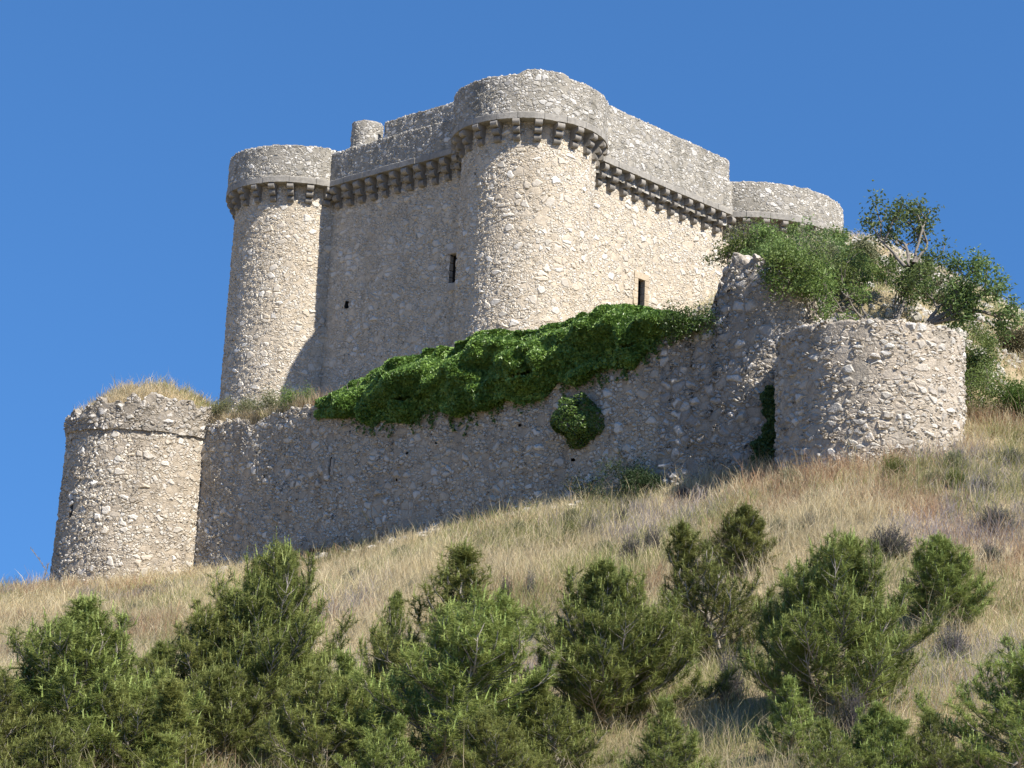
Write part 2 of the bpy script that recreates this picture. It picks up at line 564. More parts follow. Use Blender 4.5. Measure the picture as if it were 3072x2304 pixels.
Pp, sp = resample([A + uR * 1.0, A + uR * 16.5], .06); Np = np.repeat(nR[None], len(Pp), 0)
zt = ZP + .08 * (fbm(np.c_[sp * 1.3, sp * 0], 15) - .5) + .05 * (vnoise(np.c_[sp * 5, sp * 0], 16) - .5)
sweep('parapet', Pp - nR * .06, Np, ZC1 - .02, zt, .33, M_PARAPET, wr)
band('string_course', Pp, Np, ZC0, ZC1, 0.0, OV + .3, M_COURSE, wr, seed=8)
for k in range(13):
    q = A - OV * nR + uR * (4.6 + k * 1.01)
    corbel(wr, q[0], q[1], ZC0 + .01, nR[0], nR[1])


def round_tower(name, c, r_shaft, r_ring, zb, zc0, zc1, ztop, ncorb, bump=None, label=None, shaft_mat=M_KEEP, seed=0):
    t = empty(name); t.parent = keep
    if label: t['label'] = label
    P, a = circle_path(c, r_shaft); N = np.c_[np.cos(a), np.sin(a)]
    sweep('shaft', P, N, zb, zc0 + .05, .5, shaft_mat, t, closed=True, inner=False)
    P, a = circle_path(c, r_ring); N = np.c_[np.cos(a), np.sin(a)]
    q = np.arange(len(a))
    zt = ztop + .09 * (fbm(np.c_[P[:, 0] * 1.5, P[:, 1] * 1.5], seed) - .5) + .07 * (vnoise(np.c_[P[:, 0] * 5, P[:, 1] * 5], seed + 3) - .5)
    if bump is not None: zt = zt + bump(a)
    sweep('parapet', P - N * .06, N, zc1 - .02, zt, .55, M_PARAPET, t, closed=True)
    band('string_course', P, N, zc0, zc1, 0.0, r_ring - r_shaft + .25, M_COURSE, t, closed=True, seed=seed + 11)
    toward = math.atan2(-c[1], -c[0])
    for k in range(ncorb):
        aa = toward + (k + .37) * 2 * math.pi / ncorb
        corbel(t, c[0] + r_shaft * math.cos(aa), c[1] + r_shaft * math.sin(aa), zc0 + .01, math.cos(aa), math.sin(aa), sc=(r_ring - r_shaft + .02) / .75)
    # floor of the wall walk
    n = 40; an = np.linspace(0, 2 * math.pi, n, endpoint=False)
    V = np.r_[np.c_[c[0] + (r_ring - .4) * np.cos(an), c[1] + (r_ring - .4) * np.sin(an), np.full(n, zc1 + .03)]]
    mesh_np('roof', V, [np.arange(n)[None]], M_ROOF, t, False)
    return t


dirM = math.atan2(-72.4, 0)
def bumpM(a):
    # low raised stretch in the parapet
    x = (a - (-math.pi / 2 + .02) + math.pi) % (2 * math.pi) - math.pi
    s_ = lambda q: 1 / (1 + np.exp(-q / .03))
    return .28 * s_(x + .15) * s_(.42 - x) 
round_tower('corner_tower', cM, 3.38, 4.02, 14.5, 28.0, 28.35, 30.28, 22, bumpM, 'nearest round corner tower with the highest parapet', seed=1)
round_tower('corner_tower', cL, 3.68, 4.30, 13.5, 27.5, 27.86, 29.65, 24, None, 'round corner tower at the far left end of the keep', seed=2)
round_tower('corner_tower', cR, 5.62, 6.22, 16.0, 27.5, 27.86, 29.6, 34, None, 'round corner tower behind the bushes at the right end', seed=4)

# raised inner block with rounded corners, set back behind the parapets
ib = empty('upper_block'); ib.parent = keep
ZI = 30.88
c_in = A - nL * 1.0 - nR * .42
# corner where the two set-back faces meet
Mx = np.array([nL, nR]); bb = np.array([(A - nL * 1.0) @ nL, (A - nR * .42) @ nR]); c_in = np.linalg.solve(Mx, bb)
pl_far = c_in + uL * 11.4
pr_far = A - nR * .42 + uR * 16.35
# right end turns with a rounded corner
arc_c = pr_far - nR * .9
arc = [arc_c + .9 * (nR * math.cos(t_) + uR * math.sin(t_)) for t_ in np.linspace(0, math.pi / 2, 10)]
back_r = arc[-1] - nR * 11
path = np.array([pl_far - nL * 6, pl_far, c_in] + arc + [back_r])
P, s = resample(path, .08); N = normals_of(P)
zt = ZI + .07 * (fbm(np.c_[s * 1.5, s * 0], 25) - .5) + .05 * (vnoise(np.c_[s * 6, s * 0], 26) - .5)
sweep('upper_wall', P, N, 27.9, zt, .5, M_PARAPET, ib)
tc = np.array([-8.62, 82.35])
P, a = circle_path(tc, .86, .06, .1); N = np.c_[np.cos(a), np.sin(a)]
sweep('turret', P, N, 28.0, 30.95 + .05 * vnoise(P * 5, 4), .3, M_PARAPET, ib, closed=True, inner=False)
# roof terraces close the building
corners = [A - nL * 1.2 + uL * 16.5, A - nL * 1.2 - nR * 1.2, A - nR * 1.2 + uR * 20, A - nR * 1.2 + uR * 20 - nR * 15.5, A - nL * 1.2 + uL * 16.5 - nL * 18]
mesh_np('roof', [[*c, 27.9] for c in corners], [np.arange(5)[None]], M_ROOF, keep, False)
# rear walls of the keep
rear = np.array([PR1 - nR * 0 , PR1 - nR * 17, PL0 - nL * 17, PL0])
P, s = resample(rear, .35); N = normals_of(P)
sweep('rear_wall', P, N, 12, ZC0, 1.0, M_KEEP, keep, vstep=.35)
set_world_children(keep)

# ------------------------------------------------------------------ outer enclosure
D = 9.0
B0 = A - OV * nL + nL * D
dW = -uL                                   # runs left -> right
def onW(px, py, off=0.0):
    return onplane(px, py, B0 + nL * off, nL)
WL = onW(600, 1500)[:2] + uL * 2.0
WR = onW(2235, 1200)[:2]
cRu = WR - nL * 2.5
arc = [cRu + 2.5 * np.array([nL[0] * math.cos(t_) - nL[1] * math.sin(t_), nL[0] * math.sin(t_) + nL[1] * math.cos(t_)]) for t_ in np.linspace(0, math.radians(95), 20)]
Plong = np.array([WL] + [WR - dW * 3.6])
wallth = tag(empty('enclosure_wall', (0, 60, 8)), 'long lower rubble wall in shade, hung with ivy, in front of the keep', 'wall')
P, s = resample(Plong, .065); N = np.repeat(nL[None], len(P), 0)
sW = s
dWn = (P[-1] - P[0]) / np.linalg.norm(P[-1] - P[0])
def sWof(pt): return float((np.asarray(pt)[:2] - P[0]) @ dWn)
tops = [(620, 1300), (680, 1265), (760, 1275), (830, 1240), (890, 1225), (960, 1225), (1150, 1215), (1450, 1170), (1640, 1120), (1800, 1060), (1900, 1020), (1980, 985), (2040, 975)]
ts = [sWof(onW(x, y)) for x, y in tops]; tz = [onW(x, y)[2] for x, y in tops]
ts[0] = 0
ztW = np.interp(s, ts, tz) + .30 * (fbm(np.c_[s * .9, s * 0], 35) - .5) + .28 * (vnoise(np.c_[s * 3, s * 0], 36) - .5)
slit = onW(993, 1400)
hs = (sWof(slit) - .08, sWof(slit) + .07, slit[2] - .38, slit[2] + .40)
holesW = [hs]
for (x, y, w, h) in ((1560, 1275, .16, .12), (1716, 1380, .2, .13), (1225, 1360, .12, .12), (2083, 1390, .28, .85), (1190, 1440, .12, .1), (1310, 1330, .12, .12)):
    q = onW(x, y); ss = sWof(q); holesW.append((ss - w / 2, ss + w / 2, q[2] - h / 2, q[2] + h / 2))
sweep('wall_face', P, N, 3.0, ztW, 1.3, M_ENCL, wallth, s=s, holes=holesW, vstep=.065, lump=.10, seed=41)
for i, (s0, s1, z0, z1) in enumerate(holesW):
    q = P[0] + dWn * (s0 + s1) / 2
    window(wallth, 'arrow_slit' if i == 0 else 'putlog_hole', q - nL * .12, dWn, nL, s1 - s0 + .16, z0 - .08, z1 + .08, .7)
# two slanting dressed stones flank the slit
o3 = np.array([*(P[0] + dWn * (hs[0] + hs[1]) / 2), 0]); ax = np.array([*dWn, 0]); ay = np.array([*nL, 0])
fv = []; ff = []
for sg, w in ((-1, .34), (1, .16)):
    x0, x1 = sorted((sg * .085, sg * (.085 + w)))
    ff.append(BOXF + len(fv)); fv += box_verts(o3, ax, ay, EZ, x0, x1, -.25, .10, hs[2] - .05, hs[3] - .05)
bevel(mesh_np('slit_jamb', fv, [np.concatenate(ff)], plain_stone('jamb_stone', (.42, .37, .30)), wallth, False), .03)
set_world_children(wallth)

# broken end of the wall: thicker, taller, rounded and stepped
ruin = tag(empty('ruined_wall', (8, 56, 8)), 'broken rounded end of the enclosure wall with a jagged stepped top beside the bastion', 'ruined wall')
path = np.array([WR - dW * 3.7] + arc)
P, s = resample(path, .07); N = normals_of(P)
outl = [(2040, 985), (2085, 965), (2125, 940), (2150, 880), (2165, 840), (2190, 790), (2215, 775), (2260, 785), (2300, 800), (2345, 840), (2420, 890), (2500, 950), (2600, 1000)]
def zat(X, Y, py):
    lo, hi = -5., 45.
    for _ in range(50):
        mm = (lo + hi) / 2
        if proj(np.array([X, Y, mm]))[1] > py: lo = mm
        else: hi = mm
    return lo
pxs = np.array([proj(np.array([x, y, 14.]))[0] for x, y in P])
zt = np.array([zat(x, y, np.interp(px, [o[0] for o in outl], [o[1] for o in outl])) for (x, y), px in zip(P, pxs)])
zt = np.minimum(zt, 16.6)
zt = zt + .8 * (fbm(np.c_[s * 1.1, s * 0], 45) - .5) + .5 * (vnoise(np.c_[s * 3.2, s * 0], 46) - .5)
sweep('wall_face', P, N, 4.5, zt, 1.5, M_RUIN, ruin, vstep=.07, lump=.14, seed=51, batter=.25)
set_world_children(ruin)

# lower left round tower
cLL = np.array([-18.12, 77.6]); rLL = 3.80
llt = tag(empty('ruined_tower', (cLL[0], cLL[1], 5)), 'round ruined tower at the lower left with grass growing on its broken top', 'tower')
P, a = circle_path(cLL, rLL); N = np.c_[np.cos(a), np.sin(a)]
sweep('shaft', P, N, 2.5, 12.45, .6, M_ENCL, llt, closed=True, inner=False, batter=.16, lump=.05, seed=61)
zt = 13.3 + 1.3 * (fbm(P * .7, 62) - .5) + .6 * (vnoise(P * 2.6, 63) - .5)
zt = zt + .75 * (np.cos(a - math.atan2(-cLL[1], -cLL[0])) - .75)
sweep('broken_parapet', P + N * .12, N, 12.25, zt, .9, M_RUIN, llt, closed=True, lump=.14, seed=64)
# worn ledge of former corbel stones under the broken parapet
band('string_course', P, N, 11.98, 12.27, .13, .5, M_RUIN, llt, closed=True, blk=.55, seed=65)
for (x, y, w, h) in ((217, 1525, .12, .9), (228, 1690, .15, .6)):
    aa = math.atan2(*(at(x, y, 78) - np.array([cLL[0], cLL[1], 0]))[1::-1])
    # narrow slit on the shaded flank: dark block, its inner shade painted in
    best = min(a, key=lambda q: abs(proj(np.array([cLL[0] + rLL * math.cos(q), cLL[1] + rLL * math.sin(q), 8.]))[0] - x) + (0 if math.cos(q - math.atan2(-cLL[1], -cLL[0])) > 0 else 1e5))
    n2 = np.array([math.cos(best), math.sin(best)]); q2 = cLL + n2 * (rLL + .13)
    zc = zat(q2[0], q2[1], y)
    V = box_verts([*q2, 0], np.array([-n2[1], n2[0], 0]), np.array([*n2, 0]), EZ, -w, w, -.5, -.03, zc - h / 2, zc + h / 2)
    bevel(mesh_np('arrow_slit', V, [BOXF], M_DARK, llt, False), .03)
set_world_children(llt)

# lower right bastion
cRL = np.array([12.1, 52.0]); rRL = 3.06
bas = tag(empty('round_bastion', (cRL[0], cRL[1], 7)), 'low round bastion of large pale stones standing in dry grass on the right', 'tower')
P, a = circle_path(cRL, rRL, .05); N = np.c_[np.cos(a), np.sin(a)]
ztop = zat(cRL[0] - .6, cRL[1] - rRL, 958); ZB = ztop
zt = ztop + .12 * (fbm(P * 1.2, 72) - .5) + .08 * (vnoise(P * 5, 73) - .5)
sweep('shaft', P, N, 4.5, zt, .55, M_BAST, bas, closed=True, vstep=.05, lump=.07, seed=71)
set_world_children(bas)


# ------------------------------------------------------------------ terrain
class TPS:
    def __init__(s, pts, lam=.02):
        p = np.array(pts, float); s.c = p[:, :2] / 50; n = len(p)
        K = s.phi(np.linalg.norm(s.c[:, None] - s.c[None], axis=2)) + lam * .01 * np.eye(n)
        Q = np.c_[np.ones(n), s.c]
        Mm = np.zeros((n + 3, n + 3)); Mm[:n, :n] = K; Mm[:n, n:] = Q; Mm[n:, :n] = Q.T
        s.w = np.linalg.solve(Mm, np.r_[p[:, 2], 0, 0, 0])

    @staticmethod
    def phi(r): return np.where(r > 1e-9, r * r * np.log(np.maximum(r, 1e-9)), 0)

    def __call__(s, q):
        q = np.asarray(q, float) / 50
        out = np.empty(len(q))
        for i in range(0, len(q), 20000):
            qq = q[i:i + 20000]
            out[i:i + 20000] = s.phi(np.linalg.norm(qq[:, None] - s.c[None], axis=2)) @ s.w[:-3] + np.c_[np.ones(len(qq)), qq] @ s.w[-3:]
        return out


def seen(px, py, d):
    p = at(px, py, d); return tuple(p)


HILL = [(-14.2, 74.9, 5.25), (-4.5, 66.2, 6.6), (1, 61.3, 7.45), (6.9, 56, 8.05), (-18, 73.4, 4.5), (-22.8, 77.5, 4.3), (-26, 78, 3.9),
        (-20, 82, 4.6), (-33, 82, 3.0), (-34, 100, 1.5), (-25, 95, 3.6), (11.5, 48.7, 7.8), (15.4, 51.5, 9.7), (9.2, 51.5, 8.0),
        (12, 52, 8.9), (18.3, 56, 11.4), (24, 62, 13.5), (30, 75, 14),
        seen(2500, 1530, 44.5), seen(2500, 1740, 38.5), seen(2500, 2060, 31), seen(2450, 2330, 25.5),
        seen(3000, 1420, 50), seen(3000, 1600, 44), seen(3000, 1870, 36.5), seen(3000, 2240, 28),
        seen(2000, 1580, 51), seen(2000, 1790, 43), seen(2000, 2020, 35.5), seen(2000, 2310, 28),
        seen(1500, 1640, 53), seen(1500, 1820, 44), seen(1500, 2060, 35), seen(1500, 2340, 27),
        seen(800, 1785, 62), seen(800, 1910, 50), seen(800, 2110, 39), seen(800, 2330, 29),
        seen(200, 1875, 65), seen(200, 1990, 51), seen(200, 2150, 39), seen(200, 2330, 29),
        (0, 0, -1.7), (-14, 4, -1.7), (14, 4, -1.7), (0, 14, -2.0), (-25, 18, -2), (25, 18, -1.7), (-40, 40, -1.5), (-45, 70, 0), (40, 40, 3.5),
        (45, 60, 9), (40, 85, 13), (0, 82, 11.5), (8, 100, 12), (-10, 100, 9.5), (20, 100, 13), (-20, -20, -1.7), (20, -20, -1.7),
        (-60, 20, -2), (-70, 100, -1), (60, 20, 0), (70, 80, 9), (0, 130, 6), (50, 120, 9), (-50, 130, 0)]
hill_tps = TPS(HILL)


def hill(q):
    q = np.asarray(q, float)
    r = np.hypot(q[:, 0], q[:, 1] - 40)
    qc = q.copy()
    k = np.minimum(1, 105 / np.maximum(r, 1e-6))
    qc[:, 0] *= k; qc[:, 1] = 40 + (q[:, 1] - 40) * k
    z = hill_tps(qc)
    f = np.clip((r - 95) / 120, 0, 1); f = f * f * (3 - 2 * f)
    z = z * (1 - f) + (-3.0) * f
    z = z + .35 * (fbm(q * .22, 91) - .5) * np.clip((q[:, 1] - 6) / 20, 0, 1)
    return z


def hz(x, y): return float(hill(np.array([[x, y]]))[0])


def axis(fine0, fine1, st, far):
    a = list(np.arange(fine0, fine1 + 1e-6, st)); d = st
    lo, hi = a[0], a[-1]; left = []; right = []
    while lo > -far: d *= 1.35; lo -= d; left.append(lo)
    d = st
    while hi < far: d *= 1.35; hi += d; right.append(hi)
    return np.array(left[::-1] + a + right)


X = axis(-45, 45, .55, 3200); Y = axis(-5, 105, .55, 3200)
GX, GY = np.meshgrid(X, Y, indexing='ij')
Q = np.c_[GX.ravel(), GY.ravel()]
Z = hill(Q)
nx, ny = len(X), len(Y)
I, J = np.meshgrid(np.arange(nx - 1), np.arange(ny - 1), indexing='ij')
quads = np.stack([I * ny + J, (I + 1) * ny + J, (I + 1) * ny + J + 1, I * ny + J + 1], -1).reshape(-1, 4)
ground = mesh_np('ground', np.c_[Q, Z], [quads], M_SOIL)
tag(ground, 'dry hillside soil below the castle', 'ground', kind='structure')

# earth banked up inside the enclosure and the rubble mound against the right tower
TERR = [(-14, 76.3, 12.15), (-9, 72, 12.2), (-4, 67.5, 12.1), (-1, 64.8, 12.1), (3.5, 60.9, 12.8), (6.3, 58.6, 13.8), (-18.5, 77.5, 12.7), (-19.5, 79, 12.6),
        (-13, 81.5, 14.6), (-8, 79, 14.9), (0, 71.5, 15.6), (4.5, 75, 16.5), (8, 79, 17.5), (5, 68, 14.9), (8, 66, 15.6),
        (8.6, 57.8, 15.8), (9.4, 56.6, 15.2), (11.5, 54.9, ZB - .3), (13.6, 54.2, ZB - .35), (11.8, 51, ZB - .5), (13.5, 51, ZB - .5), (12.1, 53, ZB - .45), (10.3, 52.5, ZB - .5), (14.6, 52.8, ZB - .5),
        seen(2530, 705, 80), seen(2470, 720, 82), seen(2700, 775, 77), seen(2850, 870, 73), seen(2950, 955, 70), seen(3060, 1035, 68), seen(3180, 1120, 66),
        seen(2560, 800, 70), seen(2400, 800, 70), seen(2350, 760, 74), seen(2700, 900, 62), seen(2570, 880, 63), seen(2400, 850, 63), seen(2640, 950, 57.5), seen(2820, 985, 58.5),
        seen(2960, 1080, 60), seen(2990, 1190, 57), seen(3080, 1190, 60), (18.6, 54, 10.2), (26, 62, 13.8), (33, 75, 15),
        (15, 100, 22), (30, 95, 16), (5, 90, 17), (-10, 95, 14), (-22, 90, 9)]
terr_tps = TPS(TERR, .05)


def terr(q):
    q = np.asarray(q, float)
    z = terr_tps(q)
    e = np.array([(15.0, 52.3), (19.5, 53.5), (27, 60), (38, 78)])
    dmin = np.full(len(q), 1e9)
    for a_, b_ in zip(e[:-1], e[1:]):
        t_ = np.clip(((q - a_) @ (b_ - a_)) / ((b_ - a_) @ (b_ - a_)), 0, 1)
        dmin = np.minimum(dmin, np.hypot(*(q - a_ - t_[:, None] * (b_ - a_)).T))
    w_ = np.clip(dmin / 4.5, 0, 1); w_ = w_ * w_ * (3 - 2 * w_)
    h_ = hill(q) - .25
    z = h_ + (z - h_) * w_
    nearb = np.hypot(*(q - cRL).T) < 3.3
    z = np.where(nearb, np.minimum(z, ZB - .3), z)
    return z + .5 * (fbm(q * .6, 93) - .5) * np.clip((q[:, 0] - 6) / 4, .3, 1)


inner = P[:0]
poly = np.array([cLL + np.array([-3.4, 1.2]), cLL + np.array([-2.2, -2.6]), cLL + np.array([.5, -3.4]), cLL + np.array([3.0, -1.9]), WL - nL * .6 + dW * 2.2, WR - nL * .7 - dW * 1.0] +
                [cRu + (q - cRu) * .72 for q in arc[::4]] + [cRL + 2.75 * np.array([math.cos(t_), math.sin(t_)]) for t_ in np.radians([185, 215, 250, 285, 320, 350])] +
                [np.array(p) for p in [(19.5, 53.5), (27, 60), (38, 78), (30, 102), (-10, 100), (-24, 88)]])


def inpoly(q, poly):
    x, y = q[:, 0], q[:, 1]; c = np.zeros(len(q), bool); j = len(poly) - 1
    for i in range(len(poly)):
        xi, yi = poly[i]; xj, yj = poly[j]
        with np.errstate(divide='ignore', invalid='ignore'):
            c ^= ((yi > y) != (yj > y)) & (x < (xj - xi) * (y - yi) / (yj - yi + 1e-12) + xi)
        j = i
    return c


X = np.arange(-24, 38, .3); Y = np.arange(48, 102, .3)
GX, GY = np.meshgrid(X, Y, indexing='ij'); Q = np.c_[GX.ravel(), GY.ravel()]
inn = inpoly(Q, poly)
Z = np.zeros(len(Q)); Z[inn] = terr(Q[inn])
nx, ny = len(X), len(Y)
I, J = np.meshgrid(np.arange(nx - 1), np.arange(ny - 1), indexing='ij')
quads = np.stack([I * ny + J, (I + 1) * ny + J, (I + 1) * ny + J + 1, I * ny + J + 1], -1).reshape(-1, 4)
quads = quads[inn[quads].all(1)]
used = np.unique(quads); remap = np.full(len(Q), -1); remap[used] = np.arange(len(used))
terrace = mesh_np('terrace_ground', np.c_[Q, Z][used], [remap[quads]], M_SOIL)
tag(terrace, 'earth and rubble banked up behind the lower wall', 'ground', kind='structure')

# ------------------------------------------------------------------ vegetation tools
def unit(v): return v / np.maximum(np.linalg.norm(v, axis=-1, keepdims=True), 1e-9)


def rand_dirs(n, r=None):
    r = r or rng
    return unit(r.normal(size=(n, 3)))


def tube(pts, rad, sides=6):
    pts = np.asarray(pts, float); n = len(pts)
    T = unit(np.gradient(pts, axis=0))
    ref = np.where(np.abs(T[:, 2:3]) > .9, np.array([[1., 0, 0]]), np.array([[0, 0, 1.]]))
    Ux = unit(np.cross(T, ref)); Vy = np.cross(T, Ux)
    an = np.linspace(0, 2 * np.pi, sides, endpoint=False)
    V = pts[:, None] + np.asarray(rad)[:, None, None] * (Ux[:, None] * np.cos(an)[None, :, None] + Vy[:, None] * np.sin(an)[None, :, None])
    I, J = np.meshgrid(np.arange(n - 1), np.arange(sides), indexing='ij')
    J2 = (J + 1) % sides
    f = np.stack([I * sides + J, I * sides + J2, (I + 1) * sides + J2, (I + 1) * sides + J], -1).reshape(-1, 4)
    return V.reshape(-1, 3), f


class Acc:
    def __init__(s): s.v = []; s.f = []; s.c = []; s.n = 0

    def add(s, V, f, c=None):
        s.v.append(V); s.f.append(np.asarray(f) + s.n); s.n += len(V)
        if c is not None: s.c.append(np.broadcast_to(c, (len(V), 3)))

    def tris(s, base, d, L, w, col, tipcol=None):
        """needles or blades: one thin triangle each"""
        n = len(base)
        side = unit(np.cross(d, rand_dirs(n))) * (np.asarray(w)[..., None] if np.ndim(w) else w) * .5
        V = np.stack([base - side, base + side, base + d * (np.asarray(L)[..., None] if np.ndim(L) else L)], 1).reshape(-1, 3)
        c = np.repeat(np.broadcast_to(col, (n, 3)), 3, 0)
        s.add(V, np.arange(3 * n).reshape(-1, 3), c)

    def leaves(s, ctr, nrm, L, w, col):
        """diamond leaves folded a little along the midrib: two triangles"""
        n = len(ctr)
        t = unit(np.cross(nrm, rand_dirs(n))); b = np.cross(nrm, t)
        L = np.broadcast_to(L, (n,))[:, None]; w = np.broadcast_to(w, (n,))[:, None]
        up = nrm * w * .22
        V = np.stack([ctr - t * L * .5, ctr + b * w * .5 + up, ctr + t * L * .5, ctr - b * w * .5 + up], 1).reshape(-1, 3)
        k = np.arange(n)[:, None] * 4
        s.add(V, np.concatenate([k + [0, 1, 2], k + [0, 2, 3]]), np.repeat(np.broadcast_to(col, (n, 3)), 4, 0))

    def mesh(s, name, mat, parent=None, smooth=False):
        by = {}
        for f in s.f: by.setdefault(f.shape[1], []).append(f)
        return mesh_np(name, np.concatenate(s.v), [np.concatenate(x) for x in by.values()], mat, parent, smooth, np.concatenate(s.c) if s.c else None)


def lerp(a, b, t): return np.asarray(a) * (1 - t) + np.asarray(b) * t


# ------------------------------------------------------------------ young pines
def pine_proto(seed, H=4.0, R=1.5, lean=.12, dense=1.0, light=0.0, rnd=0.0):
    r = np.random.default_rng(seed); rr = random.Random(seed)
    wood = Acc(); fol = Acc()
    ph = r.uniform(0, 6.28, 2)
    def axis_pt(t): return np.array([lean * H * .25 * math.sin(1.7 * t + ph[0]), lean * H * .25 * math.sin(2.1 * t + ph[1]), H * t])
    tr = np.array([axis_pt(t) for t in np.linspace(0, .97, 14)])
    V, f = tube(tr, np.linspace(.075, .010, 14)); wood.add(V, f)
    z = .045
    shoots = []
    while z < .97:
        nb = rr.randint(4, 6); a0 = rr.uniform(0, 6.28)
        prof = max(.12, (1 - z) ** .62 * min(1, .70 + z * 1.6))
        prof = prof * (1 - rnd) + rnd * max(.2, math.sin(math.pi * min(1, .25 + .72 * z)) ** .6)
        for k in range(nb):
            az = a0 + k * 6.28 / nb + rr.uniform(-.35, .35)
            L = R * prof * rr.uniform(.62, 1.18)
            el = math.radians(14 + 52 * z + rr.uniform(-10, 14))
            p0 = axis_pt(z); h = np.array([math.cos(az), math.sin(az), 0])
            n = 7; pts = [p0]
            for q in range(n):
                e = el + math.radians(60) * (q / n) ** 1.3
                pts.append(pts[-1] + (h * math.cos(e) + EZ * math.sin(e)) * L / n + r.normal(size=3) * .012)
            pts = np.array(pts)
            V, f = tube(pts, np.linspace(.026 * (1 - .6 * z), .006, n + 1), 5); wood.add(V, f)
            nl = max(4, int(L / .10 * dense)); sg = rr.choice((-1, 1))
            for q in np.linspace(.16, 1, nl):
                i = min(n - 1, int(q * n)); fr = q * n - i
                b = lerp(pts[i], pts[i + 1], min(1, fr)); d = unit(pts[i + 1] - pts[i]); sg = -sg
                sd = unit(np.cross(d, EZ)) * sg
                bl = max(.14, L * .36 * (1.1 - .65 * q) * rr.uniform(.6, 1.2))
                bd = unit(d * rr.uniform(.45, .9) + sd * rr.uniform(.2, 1.1) * (1 - .6 * q) + EZ * rr.uniform(-.05, .5))
                be = b + bd * bl + EZ * bl * .15
                if bl > .25:
                    V, f = tube(np.array([b, b + bd * bl * .5, be]), [.009, .007, .004], 4); wood.add(V, f)
                for u in np.arange(.25, 1.01, .075 / max(bl, .14)):
                    sb = lerp(b, be, min(1, u))
                    dd = unit(bd * rr.uniform(.2, .8) + r.normal(size=3) * .42 + EZ * rr.uniform(.5, 1.3))
                    shoots.append((sb, dd, rr.uniform(.10, .24) * (1.1 - .3 * z), z))
        z += rr.uniform(.05, .075)
    shoots.append((axis_pt(.95), EZ, .4, 1.0))
    B = np.array([x[0] for x in shoots]); Dd = np.array([x[1] for x in shoots]); Ls = np.array([x[2] for x in shoots])
    m = len(B)
    # woody twig of each shoot
    NN = 34
    tt = r.uniform(.05, 1, (m, NN)); base = B[:, None] + Dd[:, None] * (Ls[:, None] * tt)[..., None]
    nd = unit(Dd[:, None] * r.uniform(.35, 1.1, (m, NN, 1)) + unit(r.normal(size=(m, NN, 3))) * .75)
    tone = r.uniform(0, 1, (m, 1, 1)) * .7 + r.uniform(0, 1, (m, NN, 1)) * .3
    col = lerp((.092, .122, .030), (.285, .31, .088), np.clip(tone + light, 0, 1.3))
    fol.tris(base.reshape(-1, 3), nd.reshape(-1, 3), r.uniform(.08, .15, m * NN), .0085, col.reshape(-1, 3))
    # fresh upright candles
    k = r.random(m) < .34
    P = (B + Dd * Ls[:, None])[k]; n = len(P)
    cd = unit(EZ + r.normal(size=(n, 3)) * .10 + Dd[k] * .12)
    cl = r.uniform(.12, .32, n)
    cc = lerp((.32, .39, .11), (.47, .52, .19), r.uniform(0, 1, (n, 1)))
    for q in range(3):
        fol.tris(P, cd, cl, .021, cc)
    NC = 12
    tt = r.uniform(0, .95, (n, NC)); base = P[:, None] + cd[:, None] * (cl[:, None] * tt)[..., None]
    nd = unit(cd[:, None] * 1.3 + r.normal(size=(n, NC, 3)) * .45)
    fol.tris(base.reshape(-1, 3), nd.reshape(-1, 3), .045, .010, np.repeat(cc, NC, 0))
    return wood, fol, H


PROTO = [pine_proto(1, 4.0, 1.9, .15, rnd=.2), pine_proto(2, 4.0, 1.5, .3, light=.05), pine_proto(3, 4.0, 2.1, .2, rnd=.35), pine_proto(4, 4.0, 1.3, .1, dense=.9, light=.15),
         pine_proto(5, 4.0, 1.7, .4, dense=.62), pine_proto(6, 3.0, .6, .25, dense=.95, light=.35), pine_proto(7, 3.0, 1.15, .2, dense=1.1, rnd=.85), pine_proto(8, 4.0, 1.8, .5, dense=.85, light=.2, rnd=.5)]
PMESH = {}


def base_d(px, ybase, lo=24, hi=72):
    """ground distance at which the hillside is seen at image height ybase"""
    best = min(np.arange(lo, hi, .5), key=lambda d: abs(proj(np.array([*at(px, 1500, d)[:2], hz(*at(px, 1500, d)[:2])]))[1] - ybase))
    return float(best)


def pine(px, ytop, width, ybase, proto, label, rot=0.0):
    d = base_d(px, ybase, 22, 60)
    p = at(px, 1500, d); x, y = p[0], p[1]
    zb = hz(x, y) - .05
    ztop = zat(x, y, ytop + 32)
    wood, fol, H = PROTO[proto]
    root = empty('pine_tree', (x, y, zb))
    tag(root, label, 'tree', 'young pines growing on the slope below the castle')
    sz = (ztop - zb) / (H * 1.04)
    w0 = np.percentile(np.abs(np.concatenate(fol.v)[:, 0]), 97) * 2
    sx = (width / FPX * math.hypot(d, 0)) / w0
    sx = sz * np.clip(sx / sz, .5, 2.2)
    root.scale = (sx, sx, sz); root.rotation_euler = (0, 0, rot)
    if proto not in PMESH:
        a = wood.mesh('trunk', M_PBARK, root, True); b = fol.mesh('crown', M_NEEDLE, root)
        PMESH[proto] = (a, b)
    else:
        for q in PMESH[proto]:
            c = q.copy(); COL.objects.link(c); c.parent = root
            c.matrix_parent_inverse = Matrix.Identity(4)
    return root


